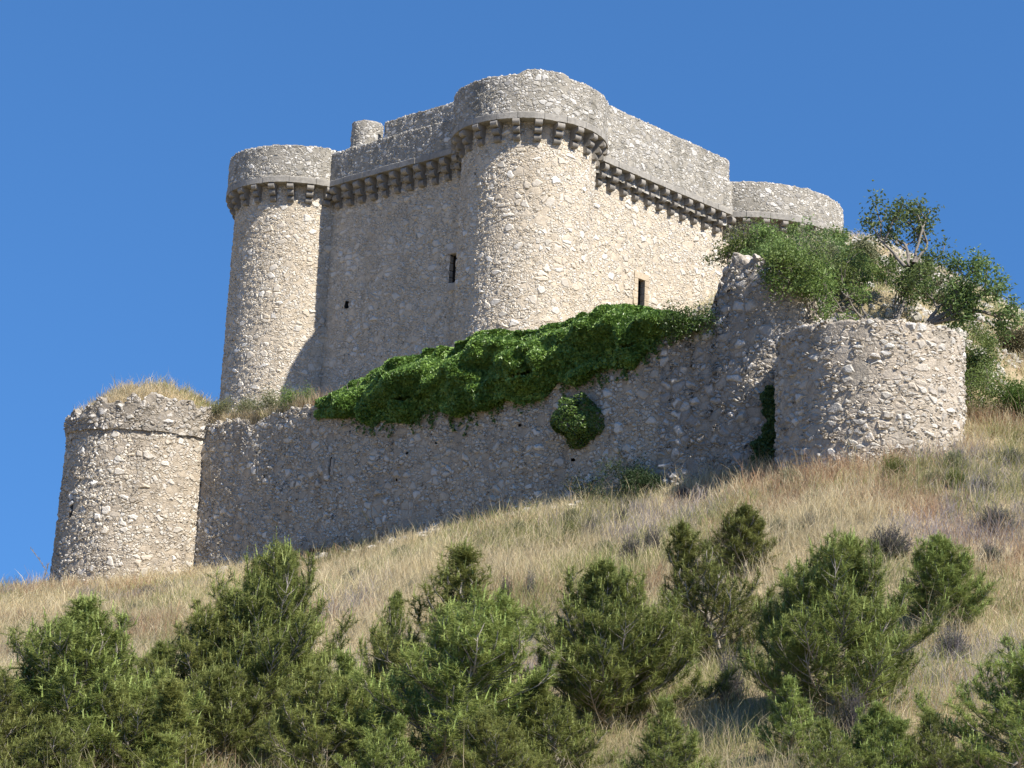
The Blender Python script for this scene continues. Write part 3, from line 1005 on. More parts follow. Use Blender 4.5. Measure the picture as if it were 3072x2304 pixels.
PINES = [   # direction, height of the tip, width, foot, kind, label
    (330, 1795, 600, 2350, 0, 'big bushy pine at the lower left with a pale forked trunk showing', .3),
    (10, 2000, 480, 2380, 2, 'low spreading pine cut by the left edge of the photo', 1.9),
    (870, 1645, 450, 2230, 2, 'tall pine with a wispy leader reaching up below the left end of the shaded wall', 2.2),
    (640, 1780, 430, 2240, 7, 'rounded dark pine between the lower left pine and the tall wispy one', 4.0),
    (490, 1900, 330, 2260, 4, 'smaller pine filling the gap right of the lower left pine', 5.0),
    (1365, 1605, 470, 2180, 3, 'pine with a narrow pointed top in the middle of the foreground row', 1.1),
    (1440, 1790, 660, 2330, 7, 'broad light green pine in front of the pointed middle pine', 3.3),
    (1215, 1750, 240, 2150, 4, 'thin dark twiggy pine just left of the pointed middle pine', .8),
    (1800, 1690, 500, 2180, 2, 'dark dense pine right of the middle with deep shade on its left side', 5.4),
    (2085, 1550, 420, 2010, 4, 'sparse see-through pine with a bare pale trunk on the open grass', 2.6),
    (2255, 1505, 200, 1725, 6, 'small compact dark pine standing highest on the grass slope', .2),
    (2540, 1610, 500, 2160, 2, 'large dark irregular pine in the right part of the slope', 1.5),
    (2795, 1605, 290, 1885, 6, 'round dark pine behind the large right hand pine', 3.0),
    (3000, 1890, 480, 2360, 7, 'big light green pine in the lower right corner', 4.4),
    (2800, 2110, 260, 2370, 4, 'thin pine with white stems left of the lower right corner pine', .9),
    (2370, 2000, 300, 2290, 3, 'olive green pine in front of the large right hand pine', 2.0),
    (2500, 2130, 280, 2390, 4, 'low pine at the bottom edge below the olive green pine', 1.2),
    (2030, 2070, 380, 2390, 1, 'pale green young pine at the bottom edge right of centre', 3.9),
    (615, 2010, 200, 2380, 5, 'slender pale pine sapling with long candles among the left pines', 0),
    (560, 2170, 150, 2420, 5, 'tiny pale pine sapling at the bottom edge among the left pines', 1.4),
    (960, 1990, 520, 2370, 7, 'broad pine at the bottom below the wispy leader pine', 5.9),
    (1230, 2120, 340, 2400, 1, 'low pine at the bottom edge under the broad light green pine', 2.9),
    (1660, 2010, 360, 2350, 1, 'bushy light pine at the bottom between the middle pines', 4.9),
    (230, 2130, 460, 2420, 0, 'dense pine filling the bottom left corner', 2.4),
    (160, 1960, 420, 2300, 7, 'pine wedged between the low left edge pine and the big bushy one', 5.2),
    (740, 1990, 400, 2330, 2, 'dark pine between the pale saplings and the broad bottom pine', 3.5),
    (2620, 2090, 300, 2340, 0, 'small pine at the right foot of the large irregular pine', 2.7),
    (1090, 1930, 300, 2330, 1, 'upright pine in the gap left of the broad light green pine', 4.7),
    (480, 2040, 360, 2380, 7, 'bushy pine behind the two pale saplings at the lower left', 1.0),
    (1540, 2120, 380, 2420, 7, 'bushy pine at the bottom edge under the pointed middle pine', .5),
    (2680, 2130, 300, 2400, 1, 'upright pine at the bottom edge right of the large irregular pine', 2.1),
    (1960, 1830, 240, 2100, 4, 'airy little pine between the dark dense pine and the see-through pine', 0.6),
]
for p in PINES: pine(*p)


# ------------------------------------------------------------------ grass
def vis_mask(P, marg=950):
    d = P @ F
    x = 1536 + FPX * (P @ CR) / d; y = 1152 - FPX * (P @ CU) / d
    return (x > -marg) & (x < 3072 + marg) & (y < 2304 + marg) & (d > 5)


STRAW = np.array([(.66, .565, .36), (.74, .655, .44), (.60, .505, .31), (.54, .50, .30)])
GREEN = np.array([(.30, .33, .13), (.38, .38, .17)])
BROWN = np.array([(.47, .32, .19), (.40, .29, .19)])
PURP = np.array([(.34, .31, .31), (.40, .36, .35)])


def grass_patch(acc, P, nb, hmul=1.0, seed=0, spread=.16, width=.012, pal=None):
    """tufts at points P with nb blades each"""
    r = np.random.default_rng(seed)
    n = len(P)
    q = P[:, :2]
    a = fbm(q * .16, 201); b = fbm(q * .3, 202); c = fbm(q * .22, 203)
    gmix = np.clip((b - .50 + .16 * np.clip((48 - np.hypot(q[:, 0], q[:, 1])) / 14, 0, 1)) * 7, 0, 1) * .9
    pmix = np.clip((c - .585) * 9, 0, 1) * .7
    bmix = np.clip((fbm(q * .25, 204) - .55) * 7, 0, 1) * .7
    h = (.34 + .55 * a) * hmul * np.where(r.random(n) < .16, 1.65, 1) * r.uniform(.6, 1.25, n)
    base = np.repeat(P, nb, 0) + np.c_[r.normal(size=(n * nb, 2)) * spread, np.zeros(n * nb)]
    N = n * nb
    hh = np.repeat(h, nb) * r.uniform(.5, 1.2, N)
    u = r.uniform(0, 1, N)
    gm, pm, bm = np.repeat(gmix, nb), np.repeat(pmix, nb), np.repeat(bmix, nb)
    col = STRAW[r.integers(0, 4, N)]
    k = r.random(N) < bm; col[k] = BROWN[r.integers(0, 2, k.sum())]
    k = r.random(N) < pm; col[k] = PURP[r.integers(0, 2, k.sum())]; hh[k] *= .8
    k = r.random(N) < gm * .75; col[k] = GREEN[r.integers(0, 2, k.sum())]; hh[k] *= .75
    col = col * r.uniform(.8, 1.15, (N, 1)) * np.repeat(.62 + .72 * fbm(q * .45, 205), nb)[:, None]
    d = unit(np.c_[r.normal(size=(N, 2)) * .33 + np.array([.08, 0]), np.ones(N)])
    bend = unit(d + np.c_[r.normal(size=(N, 2)) * .5, -.15 * np.ones(N)])
    side = unit(np.cross(d, rand_dirs(N, r)))
    dist = np.hypot(base[:, 0], base[:, 1])
    w = (width * (dist / 50))[:, None] * r.uniform(.6, 1.3, (N, 1))
    base[:, 2] -= .04
    mid = base + d * (hh * .6)[:, None]; tip = mid + bend * (hh * .45)[:, None]
    head = r.random(N) < .45
    wm = np.where(head[:, None], w * 1.25, w * .8)
    V = np.stack([base - side * w * .5, base + side * w * .5, mid - side * wm * .5, mid + side * wm * .5, tip], 1).reshape(-1, 3)
    kk = np.arange(N)[:, None] * 5
    f = np.concatenate([kk + [0, 1, 3], kk + [0, 3, 2], kk + [2, 3, 4]])
    cs = np.repeat(col, 5, 0).reshape(N, 5, 3)
    cs[:, 2:] *= 1.12
    acc.add(V, f, cs.reshape(-1, 3))


enc = np.array([WL - nL * .2, WR - nL * .2] + [cRu + (q - cRu) * .97 for q in arc[::4]] + list(poly[-6:]))


def hill_points(n, d0, d1, seed):
    r = np.random.default_rng(seed)
    d = d0 + (d1 - d0) * r.random(n) ** .9; az = r.uniform(-.60, .60, n)
    q = np.c_[d * np.sin(az), d * np.cos(az)]
    keep_ = ~inpoly(q, enc) & (np.hypot(*(q - cLL).T) > rLL + .15) & (np.hypot(*(q - cRL).T) > rRL + .05)
    q = q[keep_]
    P = np.c_[q, hill(q)]
    return P[vis_mask(P)]


g = Acc()
P_ = hill_points(70000, 24, 86, 11)
# drop tufts that pines would bury anyway, thin them by patch noise
P_ = P_[fbm(P_[:, :2] * .5, 77) + rng.uniform(0, .35, len(P_)) > .42]
grass_patch(g, P_, 15, 1.0, 12)
gr = g.mesh('dry_grass', M_GRASS)
tag(gr, 'dry straw coloured grass covering the hillside', 'grass', kind='stuff')

# grass along the foot of the walls and on the ruined tops
g = Acc()
q = rng.uniform(-1, 1, (900, 2)) * 3.6; q = q[np.hypot(*q.T) < 3.5] + cLL


def dome(q):
    r = np.hypot(*(q - cLL - np.array([.3, 0])).T)
    return 13.15 + 1.3 * np.clip(1 - (r / 3.3) ** 2, 0, 1) ** .8 + .9 * (fbm(q * .9, 81) - .5)


# earth dome on the ruined tower
aa = np.linspace(0, 2 * np.pi, 60, endpoint=False); rr_ = np.linspace(0, 3.5, 14)
V = np.array([[cLL[0] + r_ * math.cos(t_), cLL[1] + r_ * math.sin(t_)] for r_ in rr_ for t_ in aa])
I, J = np.meshgrid(np.arange(13), np.arange(60), indexing='ij')
f = np.stack([I * 60 + J, (I + 1) * 60 + J, (I + 1) * 60 + (J + 1) % 60, I * 60 + (J + 1) % 60], -1).reshape(-1, 4)
dm = mesh_np('earth_fill', np.c_[V, dome(V)], [f], M_SOIL, llt); dm.location = -np.array(llt.location)
grass_patch(g, np.c_[q, dome(q)], 16, .95, 13, .12)
tag(g.mesh('tower_top_grass', M_GRASS), 'dry grass tufts crowning the ruined lower left tower', 'grass', kind='stuff')

g = Acc()
ss = rng.uniform(-1.5, 14, 1500); off = -np.abs(rng.normal(size=1500)) * .8 - .25
q = WL + dW * ss[:, None] + nL * off[:, None]
zt_ = np.interp(ss, sW, ztW) ; zz = np.maximum(terr(q) - .05, zt_ - .35 - .25 * np.clip(-off - 1.2, 0, 3))
zz = np.where(off > -1.25, np.maximum(zt_ - .05, zz), zz)
grass_patch(g, np.c_[q, zz], 15, 1.05, 14, .14)
tag(g.mesh('wall_top_grass', M_GRASS), 'grass and low herbs along the top of the shaded wall beside the ruined tower', 'grass', kind='stuff')

g = Acc()
q = np.c_[rng.uniform(6, 30, 9000), rng.uniform(52, 92, 9000)]
q = q[inpoly(q, poly)]
q = q[fbm(q * .35, 301) > .40]
Pm = np.c_[q, terr(q)]
Pm = Pm[(np.hypot(*(Pm[:, :2] - cR).T) > 6.0)]
Pm = Pm[((Pm[:, :2] - PR0) @ nR) > .2]
grass_patch(g, Pm[vis_mask(Pm)], 12, .7, 15, .15)
tag(g.mesh('mound_grass', M_GRASS), 'sparse grey green grass on the rubble mound below the right tower', 'grass', kind='stuff')

# ------------------------------------------------------------------ rubble stones on the mound
ICO = None
def rocks(name, pts, sizes, label, seed=0):
    r = np.random.default_rng(seed)
    import bmesh
    bm = bmesh.new(); bmesh.ops.create_icosphere(bm, subdivisions=2, radius=1)
    bv = np.array([v.co for v in bm.verts]); bf = np.array([[v.index for v in f.verts] for f in bm.faces]); bm.free()
    V = []; Fs = []
    for i, (p, s_) in enumerate(zip(pts, sizes)):
        k = 1 + .55 * (vnoise(bv * 1.3 + i * 7.1, 5) - .5) * 2 + .25 * (vnoise(bv * 3 + i * 3.3, 6) - .5)
        v = bv * k[:, None] * s_ * r.uniform(.6, 1.2, 3)
        an = r.uniform(0, 6.28); c, s2 = math.cos(an), math.sin(an)
        v = np.c_[v[:, 0] * c - v[:, 1] * s2, v[:, 0] * s2 + v[:, 1] * c, v[:, 2] * .75]
        V.append(v + p); Fs.append(bf + i * len(bv))
    return tag(mesh_np(name, np.concatenate(V), [np.concatenate(Fs)], M_ROCK, None, False), label, 'rubble', kind='stuff')


q = np.c_[rng.uniform(7, 27, 11000), rng.uniform(53, 84, 11000)]
q = q[inpoly(q, poly) & (fbm(q * .45, 305) > .47) & (((q - PR0) @ nR) > .4)]
q = q[np.hypot(*(q - cRL).T) > 3.2]
rocks('rubble', np.c_[q, terr(q)], rng.uniform(.06, .19, len(q)) * np.where(rng.random(len(q)) < .12, 1.8, 1), 'pale broken stones strewn over the mound behind the bastion', 3)
q = np.array([at(640 + 45 * i + 20 * math.sin(i * 5), 1500, base_d(760, 1680) + rng.uniform(-1, 1))[:2] for i in np.linspace(1, 5, 16)])
rocks('slope_stones', np.c_[q, hill(q) + .05], rng.uniform(.08, .2, 16), 'small pale stones on the grass slope under the left end of the wall', 4)


r_ = np.random.default_rng(31)
sf = r_.uniform(0, 27, 130); q = WL + dW * sf[:, None] + nL * (r_.uniform(.3, 1.6, 130))[:, None]
rocks('fallen_stones', np.c_[q, hill(q) + .12], r_.uniform(.10, .30, 130), 'fallen stones lying in the grass along the foot of the shaded wall', 6)

# ------------------------------------------------------------------ leafy shrubs and trees
def grow(acc, r, p, d, L, rad, depth, tips, up=.25, spread=.55, seg=6):
    pts = [p]; dd = d
    for i in range(seg):
        dd = unit(dd + r.normal(size=3) * .13 + EZ * up * .10)
        pts.append(pts[-1] + dd * L / seg)
    pts = np.array(pts)
    V, f = tube(pts, np.linspace(rad, rad * .55, seg + 1), 6 if rad > .02 else 4); acc.add(V, f)
    if depth == 0:
        for i in range(2, seg + 1): tips.append((pts[i], dd))
        return
    if depth == 1:
        tips.append((pts[-2], dd))
    for k in range(r.integers(2, 4)):
        nd = unit(dd + r.normal(size=3) * spread)
        grow(acc, r, pts[-1 - (k > 0) * int(r.integers(0, 3))], nd, L * r.uniform(.55, .8), rad * .58, depth - 1, tips, up, spread, max(4, seg - 1))


def leafy(name, label, cat, stems, depth=3, leaf=.085, per=26, clump=.20, cols=((.055, .085, .022), (.13, .17, .05)), seed=0, group=None, rad=.07, up=.3, spread=.55, mat=None, squash=1.0, lk=.62):
    """stems: list of (base xyz, direction, length)"""
    r = np.random.default_rng(seed)
    wood = Acc(); fol = Acc(); tips = []
    o = np.array(stems[0][0], float)
    for b, d, L in stems:
        grow(wood, r, np.array(b, float) - o, unit(np.array(d, float)), L * lk, rad, depth, tips, up, spread)
    T = np.array([t[0] for t in tips]); n = len(T)
    c = np.repeat(T, per, 0) + r.normal(size=(n * per, 3)) * clump * np.array([1, 1, squash])
    nn = unit(r.normal(size=(n * per, 3)) + EZ * .6)
    tone = np.clip(np.repeat(r.uniform(0, 1, n), per) * .75 + r.uniform(0, .4, n * per), 0, 1)[:, None]
    fol.leaves(c, nn, leaf * r.uniform(.6, 1.3, n * per), leaf * .5 * r.uniform(.7, 1.2, n * per), lerp(cols[0], cols[1], tone))
    root = empty(name, tuple(o)); tag(root, label, cat, group)
    wood.mesh('branches' if cat == 'bush' else 'trunk', M_BARK, root, True)
    fol.mesh('foliage' if cat == 'bush' else 'crown', mat or M_LEAF, root)
    return root


def dirpx(px0, y0, px1, y1, d0, d1):
    a, b = at(px0, y0, d0), at(px1, y1, d1)
    return a, b - a, float(np.linalg.norm(b - a))


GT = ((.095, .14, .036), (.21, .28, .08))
GD = ((.075, .125, .04), (.20, .28, .09))
def stems_px(lst, d0):
    out = []
    for (x0, y0, x1, y1, dd) in lst:
        a, v, L = dirpx(x0, y0, x1, y1, d0, d0 + dd); out.append((a, v, L))
    return out

MG = 'leafy shrubs on the rubble mound'
leafy('fig_tree', 'leafy tree with a rounded crown against the sky, rising behind the bastion', 'tree',
      stems_px([(2687, 960, 2715, 800, 1.5), (2692, 960, 2750, 790, 2.0), (2715, 800, 2650, 700, 1.8), (2740, 790, 2790, 690, 2), (2725, 800, 2720, 680, 1.5), (2745, 790, 2830, 720, 2)], 56.5), 2, .16, 26, .20, GD, 21, None, .075, .45, .55, lk=.58)
leafy('fig_tree', 'wind bent tree leaning out to the right beyond the bastion', 'tree',
      stems_px([(2785, 965, 2860, 870, .5), (2788, 965, 2900, 900, 0), (2792, 968, 2930, 940, -.5), (2795, 970, 2900, 975, -.3), (2855, 875, 2930, 800, 0), (2890, 905, 3000, 850, -.5), (2910, 930, 3020, 930, 0)], 56.5), 2, .16, 24, .20, GD, 22, None, .085, .25, .6, lk=.62)
leafy('shrub', 'many stemmed shrub leaning left over the rubble behind the bastion', 'bush',
      stems_px([(2600, 965, 2520, 850, 1.5), (2604, 965, 2470, 870, .8), (2595, 968, 2440, 900, .5), (2560, 900, 2480, 810, 1.5), (2606, 960, 2590, 840, 2)], 56.5), 2, .14, 17, .16, GT, 23, MG, .045, .3, .5)
leafy('shrub', 'upright green shrub directly above the middle of the bastion', 'bush',
      stems_px([(2680, 960, 2660, 860, 1), (2690, 960, 2710, 850, 1), (2685, 955, 2690, 840, 1.5)], 56.8), 2, .14, 24, .17, ((.06, .10, .025), (.15, .21, .06)), 24, MG, .035, .5, .45)
leafy('shrub', 'low green shrub hanging over the bastion top at its left corner', 'bush',
      stems_px([(2400, 1010, 2330, 930, 0), (2410, 1000, 2380, 900, .5), (2390, 1010, 2320, 970, -.5), (2420, 1000, 2440, 920, .5)], 56.5), 2, .13, 16, .16, GT, 25, MG, .03, .3, .5)
# tangle of shrubs along the crest in front of the right tower
spots = [(2215, 770, 64, 100), (2250, 730, 68, 90), (2310, 760, 64, 110), (2330, 720, 68, 85), (2400, 750, 66, 100), (2440, 800, 63, 110), (2490, 740, 70, 80), (2280, 820, 60, 90), (2370, 830, 60, 90), (2540, 800, 66, 90), (2590, 760, 70, 60), (2470, 860, 60, 90), (2520, 880, 59, 90), (2360, 900, 58.5, 80), (2430, 900, 58.5, 80), (2640, 830, 64, 70), (2760, 850, 66, 60), (2330, 860, 59, 80), (2850, 900, 64, 60)]
names = ['dense green bush hiding the foot of the keep at its right end', 'grey green bush just under the last corbels of the keep', 'rounded bush in the thick of the mound shrubs left side',
         'bright tufted bush touching the right tower string course at its left', 'sprawling bush below the middle of the right tower', 'dark bush on stones in the centre of the mound',
         'leafy bush below the right edge of the right tower', 'dark green bush over the broken wall top', 'green bush at the inner edge of the broken wall', 'thin bush on bare rubble below the left foot of the crowned tree',
         'dry low bush on the skyline right of the right tower', 'wiry bush amid the leaning stems of the mound', 'bush just left of the crowned tree trunk', 'bush at the end of the broken wall', 'bush above the left part of the bastion top', 'bush behind the crowned tree trunk', 'small bush between the crowned tree and the bent tree on the skyline', 'bush behind the end of the broken wall top', 'small bush on the mound skyline behind the bent tree']
for i, (x, y, d, hp) in enumerate(spots):
    b = at(x, y + hp * .55, d); b[2] = max(b[2] - .2, terr(b[None, :2])[0] - .1) if i < 99 else b[2]
    L = hp * 1.25 / FPX * d
    r_ = random.Random(i)
    st = [(b + np.array([r_.uniform(-.4, .4), r_.uniform(-.3, .3), 0]), np.array([r_.uniform(-.7, .7), r_.uniform(-.5, .3), 1.0]), L * r_.uniform(.45, .8)) for _ in range(6)]
    gcol = (GT, ((.14, .155, .08), (.27, .28, .15)), GD)[(0, 1, 0, 0, 1, 2, 0, 2, 0, 0, 1, 1, 0, 0, 2, 0, 1, 0, 1)[i]]
    leafy('shrub', names[i], 'bush', st, 2, .145, 15, .15, gcol, 40 + i, MG, .03, .2, .75, lk=.85)
# right of the bastion
for i, (x, y, d, h, w, lab) in enumerate([(2925, 1270, 56, 170, 40, 'tall narrow green bush right beside the bastion'), (2945, 1080, 62, 100, 60, 'grey green bush on the slope behind the bastion right side'),
                                     (3062, 1240, 55, 80, 40, 'bright green bush cut by the right edge of the photo'), (3030, 1060, 65, 70, 60, 'dry straw green bush near the right edge'), (2915, 1150, 58, 120, 40, 'leafy bush hugging the bastion upper right corner')]):
    b = at(x, y, d); r_ = random.Random(70 + i); L = h / FPX * d
    st = [(b + np.array([r_.uniform(-1, 1) * w / FPX * d * .5, r_.uniform(-.3, .3), -.2]), np.array([r_.uniform(-.4, .4), r_.uniform(-.3, .3), 1.0]), L * r_.uniform(.4, .7)) for _ in range(8)]
    leafy('shrub', lab, 'bush', st, 2, .10, 30, .22, (GT, GT, ((.05, .10, .02), (.13, .20, .04)), ((.13, .13, .06), (.22, .20, .10)), GT)[i], 80 + i, 'shrubs beside the round bastion', .022, .3, .6, lk=.9)

for i, (x, y, h, lab) in enumerate([(2390, 880, 150, 'shrub rooted in the masonry where the broken wall meets the bastion'), (2330, 835, 140, 'shrub growing out of the broken wall top'), (2465, 940, 150, 'shrub crowding the bastion rim at its left')]):
    b = at(x, y, 55.2); r_ = random.Random(170 + i); L = h / FPX * 56
    st = [(b + np.array([r_.uniform(-.5, .5), r_.uniform(-.3, .3), -.15]), np.array([r_.uniform(-.8, .5), r_.uniform(-.5, .2), .9]), L * r_.uniform(.5, .8)) for _ in range(7)]
    leafy('shrub', lab, 'bush', st, 2, .14, 14, .16, GT, 180 + i, MG, .025, .2, .65, lk=.8)
for i, (x, y, h, lab) in enumerate([(660, 1245, 60, 'grey green herb clump on the wall top nearest the ruined tower'), (740, 1245, 70, 'wider grey green herb clump on the wall top left of the ivy'), (815, 1235, 75, 'olive herb clump on the wall top in the middle of the bare stretch'), (890, 1225, 80, 'dark herb clump on the wall top touching the ivy tip')]):
    w_ = onW(x, y, -.45); b = np.array(w_); L = h / FPX * 74; r_ = random.Random(190 + i)
    st = [(b + np.array([*(dW * r_.uniform(-.6, .6)), -.1]), np.array([r_.uniform(-.6, .6), r_.uniform(-.4, .4), 1.0]), L * r_.uniform(.35, .65)) for _ in range(8)]
    leafy('herb_clump', lab, 'plant', st, 1, .08, 26, .17, ((.15, .17, .08), (.27, .28, .14)) if i != 3 else GT, 200 + i, 'herbs on the wall top', .015, .3, .6, lk=.9)

# bushes in the shade at the foot of the wall
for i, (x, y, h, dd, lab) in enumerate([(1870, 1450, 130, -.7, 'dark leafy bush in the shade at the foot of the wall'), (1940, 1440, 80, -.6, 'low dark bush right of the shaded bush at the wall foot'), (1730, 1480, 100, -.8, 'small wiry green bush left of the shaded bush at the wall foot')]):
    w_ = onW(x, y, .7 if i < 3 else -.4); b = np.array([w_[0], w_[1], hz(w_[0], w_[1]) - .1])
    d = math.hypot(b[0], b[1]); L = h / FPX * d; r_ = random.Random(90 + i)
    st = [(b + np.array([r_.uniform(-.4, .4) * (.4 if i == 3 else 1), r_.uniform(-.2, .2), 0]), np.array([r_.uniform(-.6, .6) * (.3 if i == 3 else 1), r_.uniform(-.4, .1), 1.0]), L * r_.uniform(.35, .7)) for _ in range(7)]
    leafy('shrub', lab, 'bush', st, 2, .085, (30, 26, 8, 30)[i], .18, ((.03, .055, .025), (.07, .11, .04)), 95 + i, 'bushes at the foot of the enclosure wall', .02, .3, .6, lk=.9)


# ------------------------------------------------------------------ ivy
def ivy(name, label, s_arr, zlo, zhi, n, depth_fn, seed, stems=True):
    r = np.random.default_rng(seed)
    s_ = r.uniform(s_arr[0], s_arr[-1], n)
    lo = np.interp(s_, s_arr, zlo); hi = np.interp(s_, s_arr, zhi)
    t_ = r.uniform(0, 1, n)                         # 0 hanging hem, 1 top
    c62 = 1 - math.cos(math.pi * .62)
    th = np.where(t_ < .78, np.arccos(np.clip(1 - t_ / .78 * c62, -1, 1)), math.pi * (.62 + (t_ - .78) / .22 * .10))
    z = lo + (hi - lo) * (1 - np.cos(np.minimum(th, math.pi * .62))) / c62
    back = np.clip((th - math.pi * .42) / (math.pi * .30), 0, 1)
    bulge = depth_fn(s_) * np.sin(np.clip(th + .22, 0, math.pi * .6)) - back ** 1.2 * 1.9
    lump = (fbm(np.c_[s_ * .75, z * .9], seed + 1, 2) - .5) * 1.7 + (vnoise(np.c_[s_ * 2.3, z * 2.3], seed + 2) - .5) * .45
    off = bulge + lump * .9 - np.abs(r.normal(size=n)) * .07 - (r.random(n) < .3) * .22
    z = z + lump * .3 * back - .25 * back + (vnoise(np.c_[s_ * 1.1, s_ * 0], seed + 5) - .5) * .5 * (t_ < .2)
    cur = r.random(n) < .30                                   # older leaves in the shade inside the mass
    off = np.where(cur, .12 - 1.25 * np.clip(back, 0, 1) + r.uniform(-.12, .12, n), off)
    P = np.c_[WL + dW * s_[:, None] + nL * np.maximum(off, .04 - 3 * back)[:, None], z]
    nn = unit(np.c_[nL[None] * (1 - .55 * back[:, None]), .35 + .9 * back[:, None]] + r.normal(size=(n, 3)) * .55)
    tone = np.clip(fbm(np.c_[s_ * 1.5, z * 1.5], seed + 3) * .6 + r.uniform(0, .55, n), 0, 1)[:, None]
    acc = Acc()
    acc.leaves(P, nn,   .20 * r.uniform(.4, 1.4, n), .17 * r.uniform(.5, 1.2, n), lerp((.04, .10, .014), (.27, .41, .09), tone ** 1.4))
    for k in range(110):                                     # trailing shoots below the hem and above the top
        s0 = r.uniform(s_arr[0], s_arr[-1]); z0 = np.interp(s0, s_arr, zlo) + .15; ln = r.uniform(.2, 1.0) * (1 if k % 4 else .5); m_ = int(ln * 26) + 3
        u_ = r.uniform(0, 1, m_); sgn = -1.0
        pz = z0 + sgn * ln * u_; ps = s0 + .18 * np.sin(4 * u_ + k) * u_ + r.normal(size=m_) * .05
        pp = np.c_[WL + dW * ps[:, None] + nL * (.10 + r.uniform(0, .10, m_))[:, None], pz]
        acc.leaves(pp, unit(np.c_[np.repeat(nL[None], m_, 0), .3 * np.ones(m_)] + r.normal(size=(m_, 3)) * .4), .13 * r.uniform(.5, 1.3, m_), .11, lerp((.035, .085, .012), (.14, .22, .05), r.uniform(0, 1, (m_, 1))))
    root = empty(name, tuple(P.mean(0)))
    tag(root, label, 'ivy')
    o = acc.mesh('foliage', M_IVY, root); o.location = -np.array(root.location)
    # woody stems against the wall
    for k in range(14):
        s0 = r.uniform(s_arr[0], s_arr[-1]); z0 = np.interp(s0, s_arr, zlo); z1 = np.interp(s0, s_arr, zhi)
        pts = [np.r_[WL + dW * (s0 + .25 * math.sin(3 * q + k)) + nL * .07, z0 + (z1 - z0) * .75 * q] for q in np.linspace(0, 1, 8)]
        V, f = tube(pts, np.linspace(.03, .012, 8), 5)
        o = mesh_np('stem', V, [f], M_BARK, root); o.location = -np.array(root.location)
    return root

arcp = np.array(arc); k_ = int(np.argmin([abs(proj(np.array([*p_, 10.]))[0] - 2318) for p_ in arcp])); ga = arcp[k_]; gn = unit(ga - cRu)
r = np.random.default_rng(540); n = 2600; u_ = r.uniform(0, 1, n)
z0_, z1_ = zat(*ga, 1395), zat(*ga, 1165)
tn = np.array([-gn[1], gn[0]]); wv = (.50 + .22 * np.sin(u_ * 9) + .1 * np.sin(u_ * 31)) * (1.15 - .7 * u_)
Pg = np.c_[ga + tn * (r.uniform(-1, 1, n) * wv)[:, None] + gn * (.22 + r.uniform(0, .28, n) * (1 - u_ * .5))[:, None], z0_ + (z1_ - z0_) * u_]
acc = Acc(); acc.leaves(Pg, unit(np.c_[np.repeat(gn[None], n, 0), .3 * np.ones(n)] + r.normal(size=(n, 3)) * .5), .15 * r.uniform(.5, 1.3, n), .13, lerp((.025, .06, .012), (.09, .15, .04), r.uniform(0, 1, (n, 1))))
root = tag(empty('ivy', (ga[0], ga[1], z0_)), 'dark narrow climber in the gap between broken wall and bastion', 'ivy')
o = acc.mesh('foliage', M_IVY, root); o.location = -np.array(root.location)
V, f = tube(np.array([np.r_[ga + gn * .15 + tn * .1 * math.sin(6 * q), z0_ - .2 + (z1_ - z0_) * q] for q in np.linspace(0, .9, 8)]), np.linspace(.035, .012, 8), 5)
o = mesh_np('stem', V, [f], M_BARK, root); o.location = -np.array(root.location)


def sWL(px, py, off): return float((onW(px, py, off)[:2] - WL) @ dW)


top = [(935, 1195), (1000, 1155), (1100, 1100), (1180, 1070), (1260, 1050), (1380, 1030), (1420, 1005), (1500, 1000), (1580, 975), (1700, 955), (1800, 930), (1900, 920), (1975, 935), (2025, 965)]
bot = [(935, 1235), (1000, 1245), (1100, 1265), (1180, 1262), (1260, 1235), (1380, 1245), (1450, 1240), (1540, 1200), (1640, 1160), (1740, 1140), (1800, 1100), (1880, 1085), (1950, 1035), (2025, 985)]
sa = np.array([sWL(x, y, .4) for x, y in bot]); o_ = np.argsort(sa)
zl = np.array([onW(x, y, .35)[2] for x, y in bot]); zh = np.array([onW(x, y, -.9)[2] for x, y in top])
ivy('ivy', 'long glossy mass of ivy spilling over the top of the shaded wall', sa, zl, zh, 150000, lambda s_: np.interp(s_, sa, [.15, .45] + [.85] * 8 + [.6, .5, .4, .2]), 500)
# the smaller end clump beside the ruined wall
cl = onW(2085, 945, .2)
leafy('ivy', 'small bright clump of ivy beside the broken wall end', 'ivy', [(cl + np.array([x, 0, -.6]), np.array([x * .6, -.3, 1]), .5) for x in (-.7, -.4, 0, .3, .6)], 1, .11, 60, .26, ((.03, .075, .015), (.10, .18, .035)), 510, None, .02, .2, .7, M_IVY)
# round ball of ivy on the wall face
cb = onW(1742, 1262, 0)
r = np.random.default_rng(520); n = 6500
d = rand_dirs(n, r); cb = cb + np.array([0, 0, -.12]); d3 = d - np.array([*nL, 0]) * 0
k = (d[:, :2] @ nL) > -.25; d = d[k]; n = len(d)
rad = .86 + .5 * (fbm(d * 1.5, 521, 2) - .5) * 2 - np.abs(r.normal(size=n)) * .08
Pb = cb + d * rad[:, None] * np.array([1.12, 1.12, 1.1]) + np.array([*nL, 0]) * .05
acc = Acc(); tone = np.clip(fbm(Pb * 1.6, 522) * .6 + r.uniform(0, .5, n), 0, 1)[:, None]
acc.leaves(Pb, unit(d + r.normal(size=(n, 3)) * .4), .115 * r.uniform(.6, 1.25, n), .10 * r.uniform(.6, 1.2, n), lerp((.03, .075, .012), (.15, .25, .05), tone))
root = tag(empty('ivy', tuple(cb)), 'round ball of ivy growing alone on the shaded wall face', 'ivy')
o = acc.mesh('foliage', M_IVY, root); o.location = -np.array(root.location)
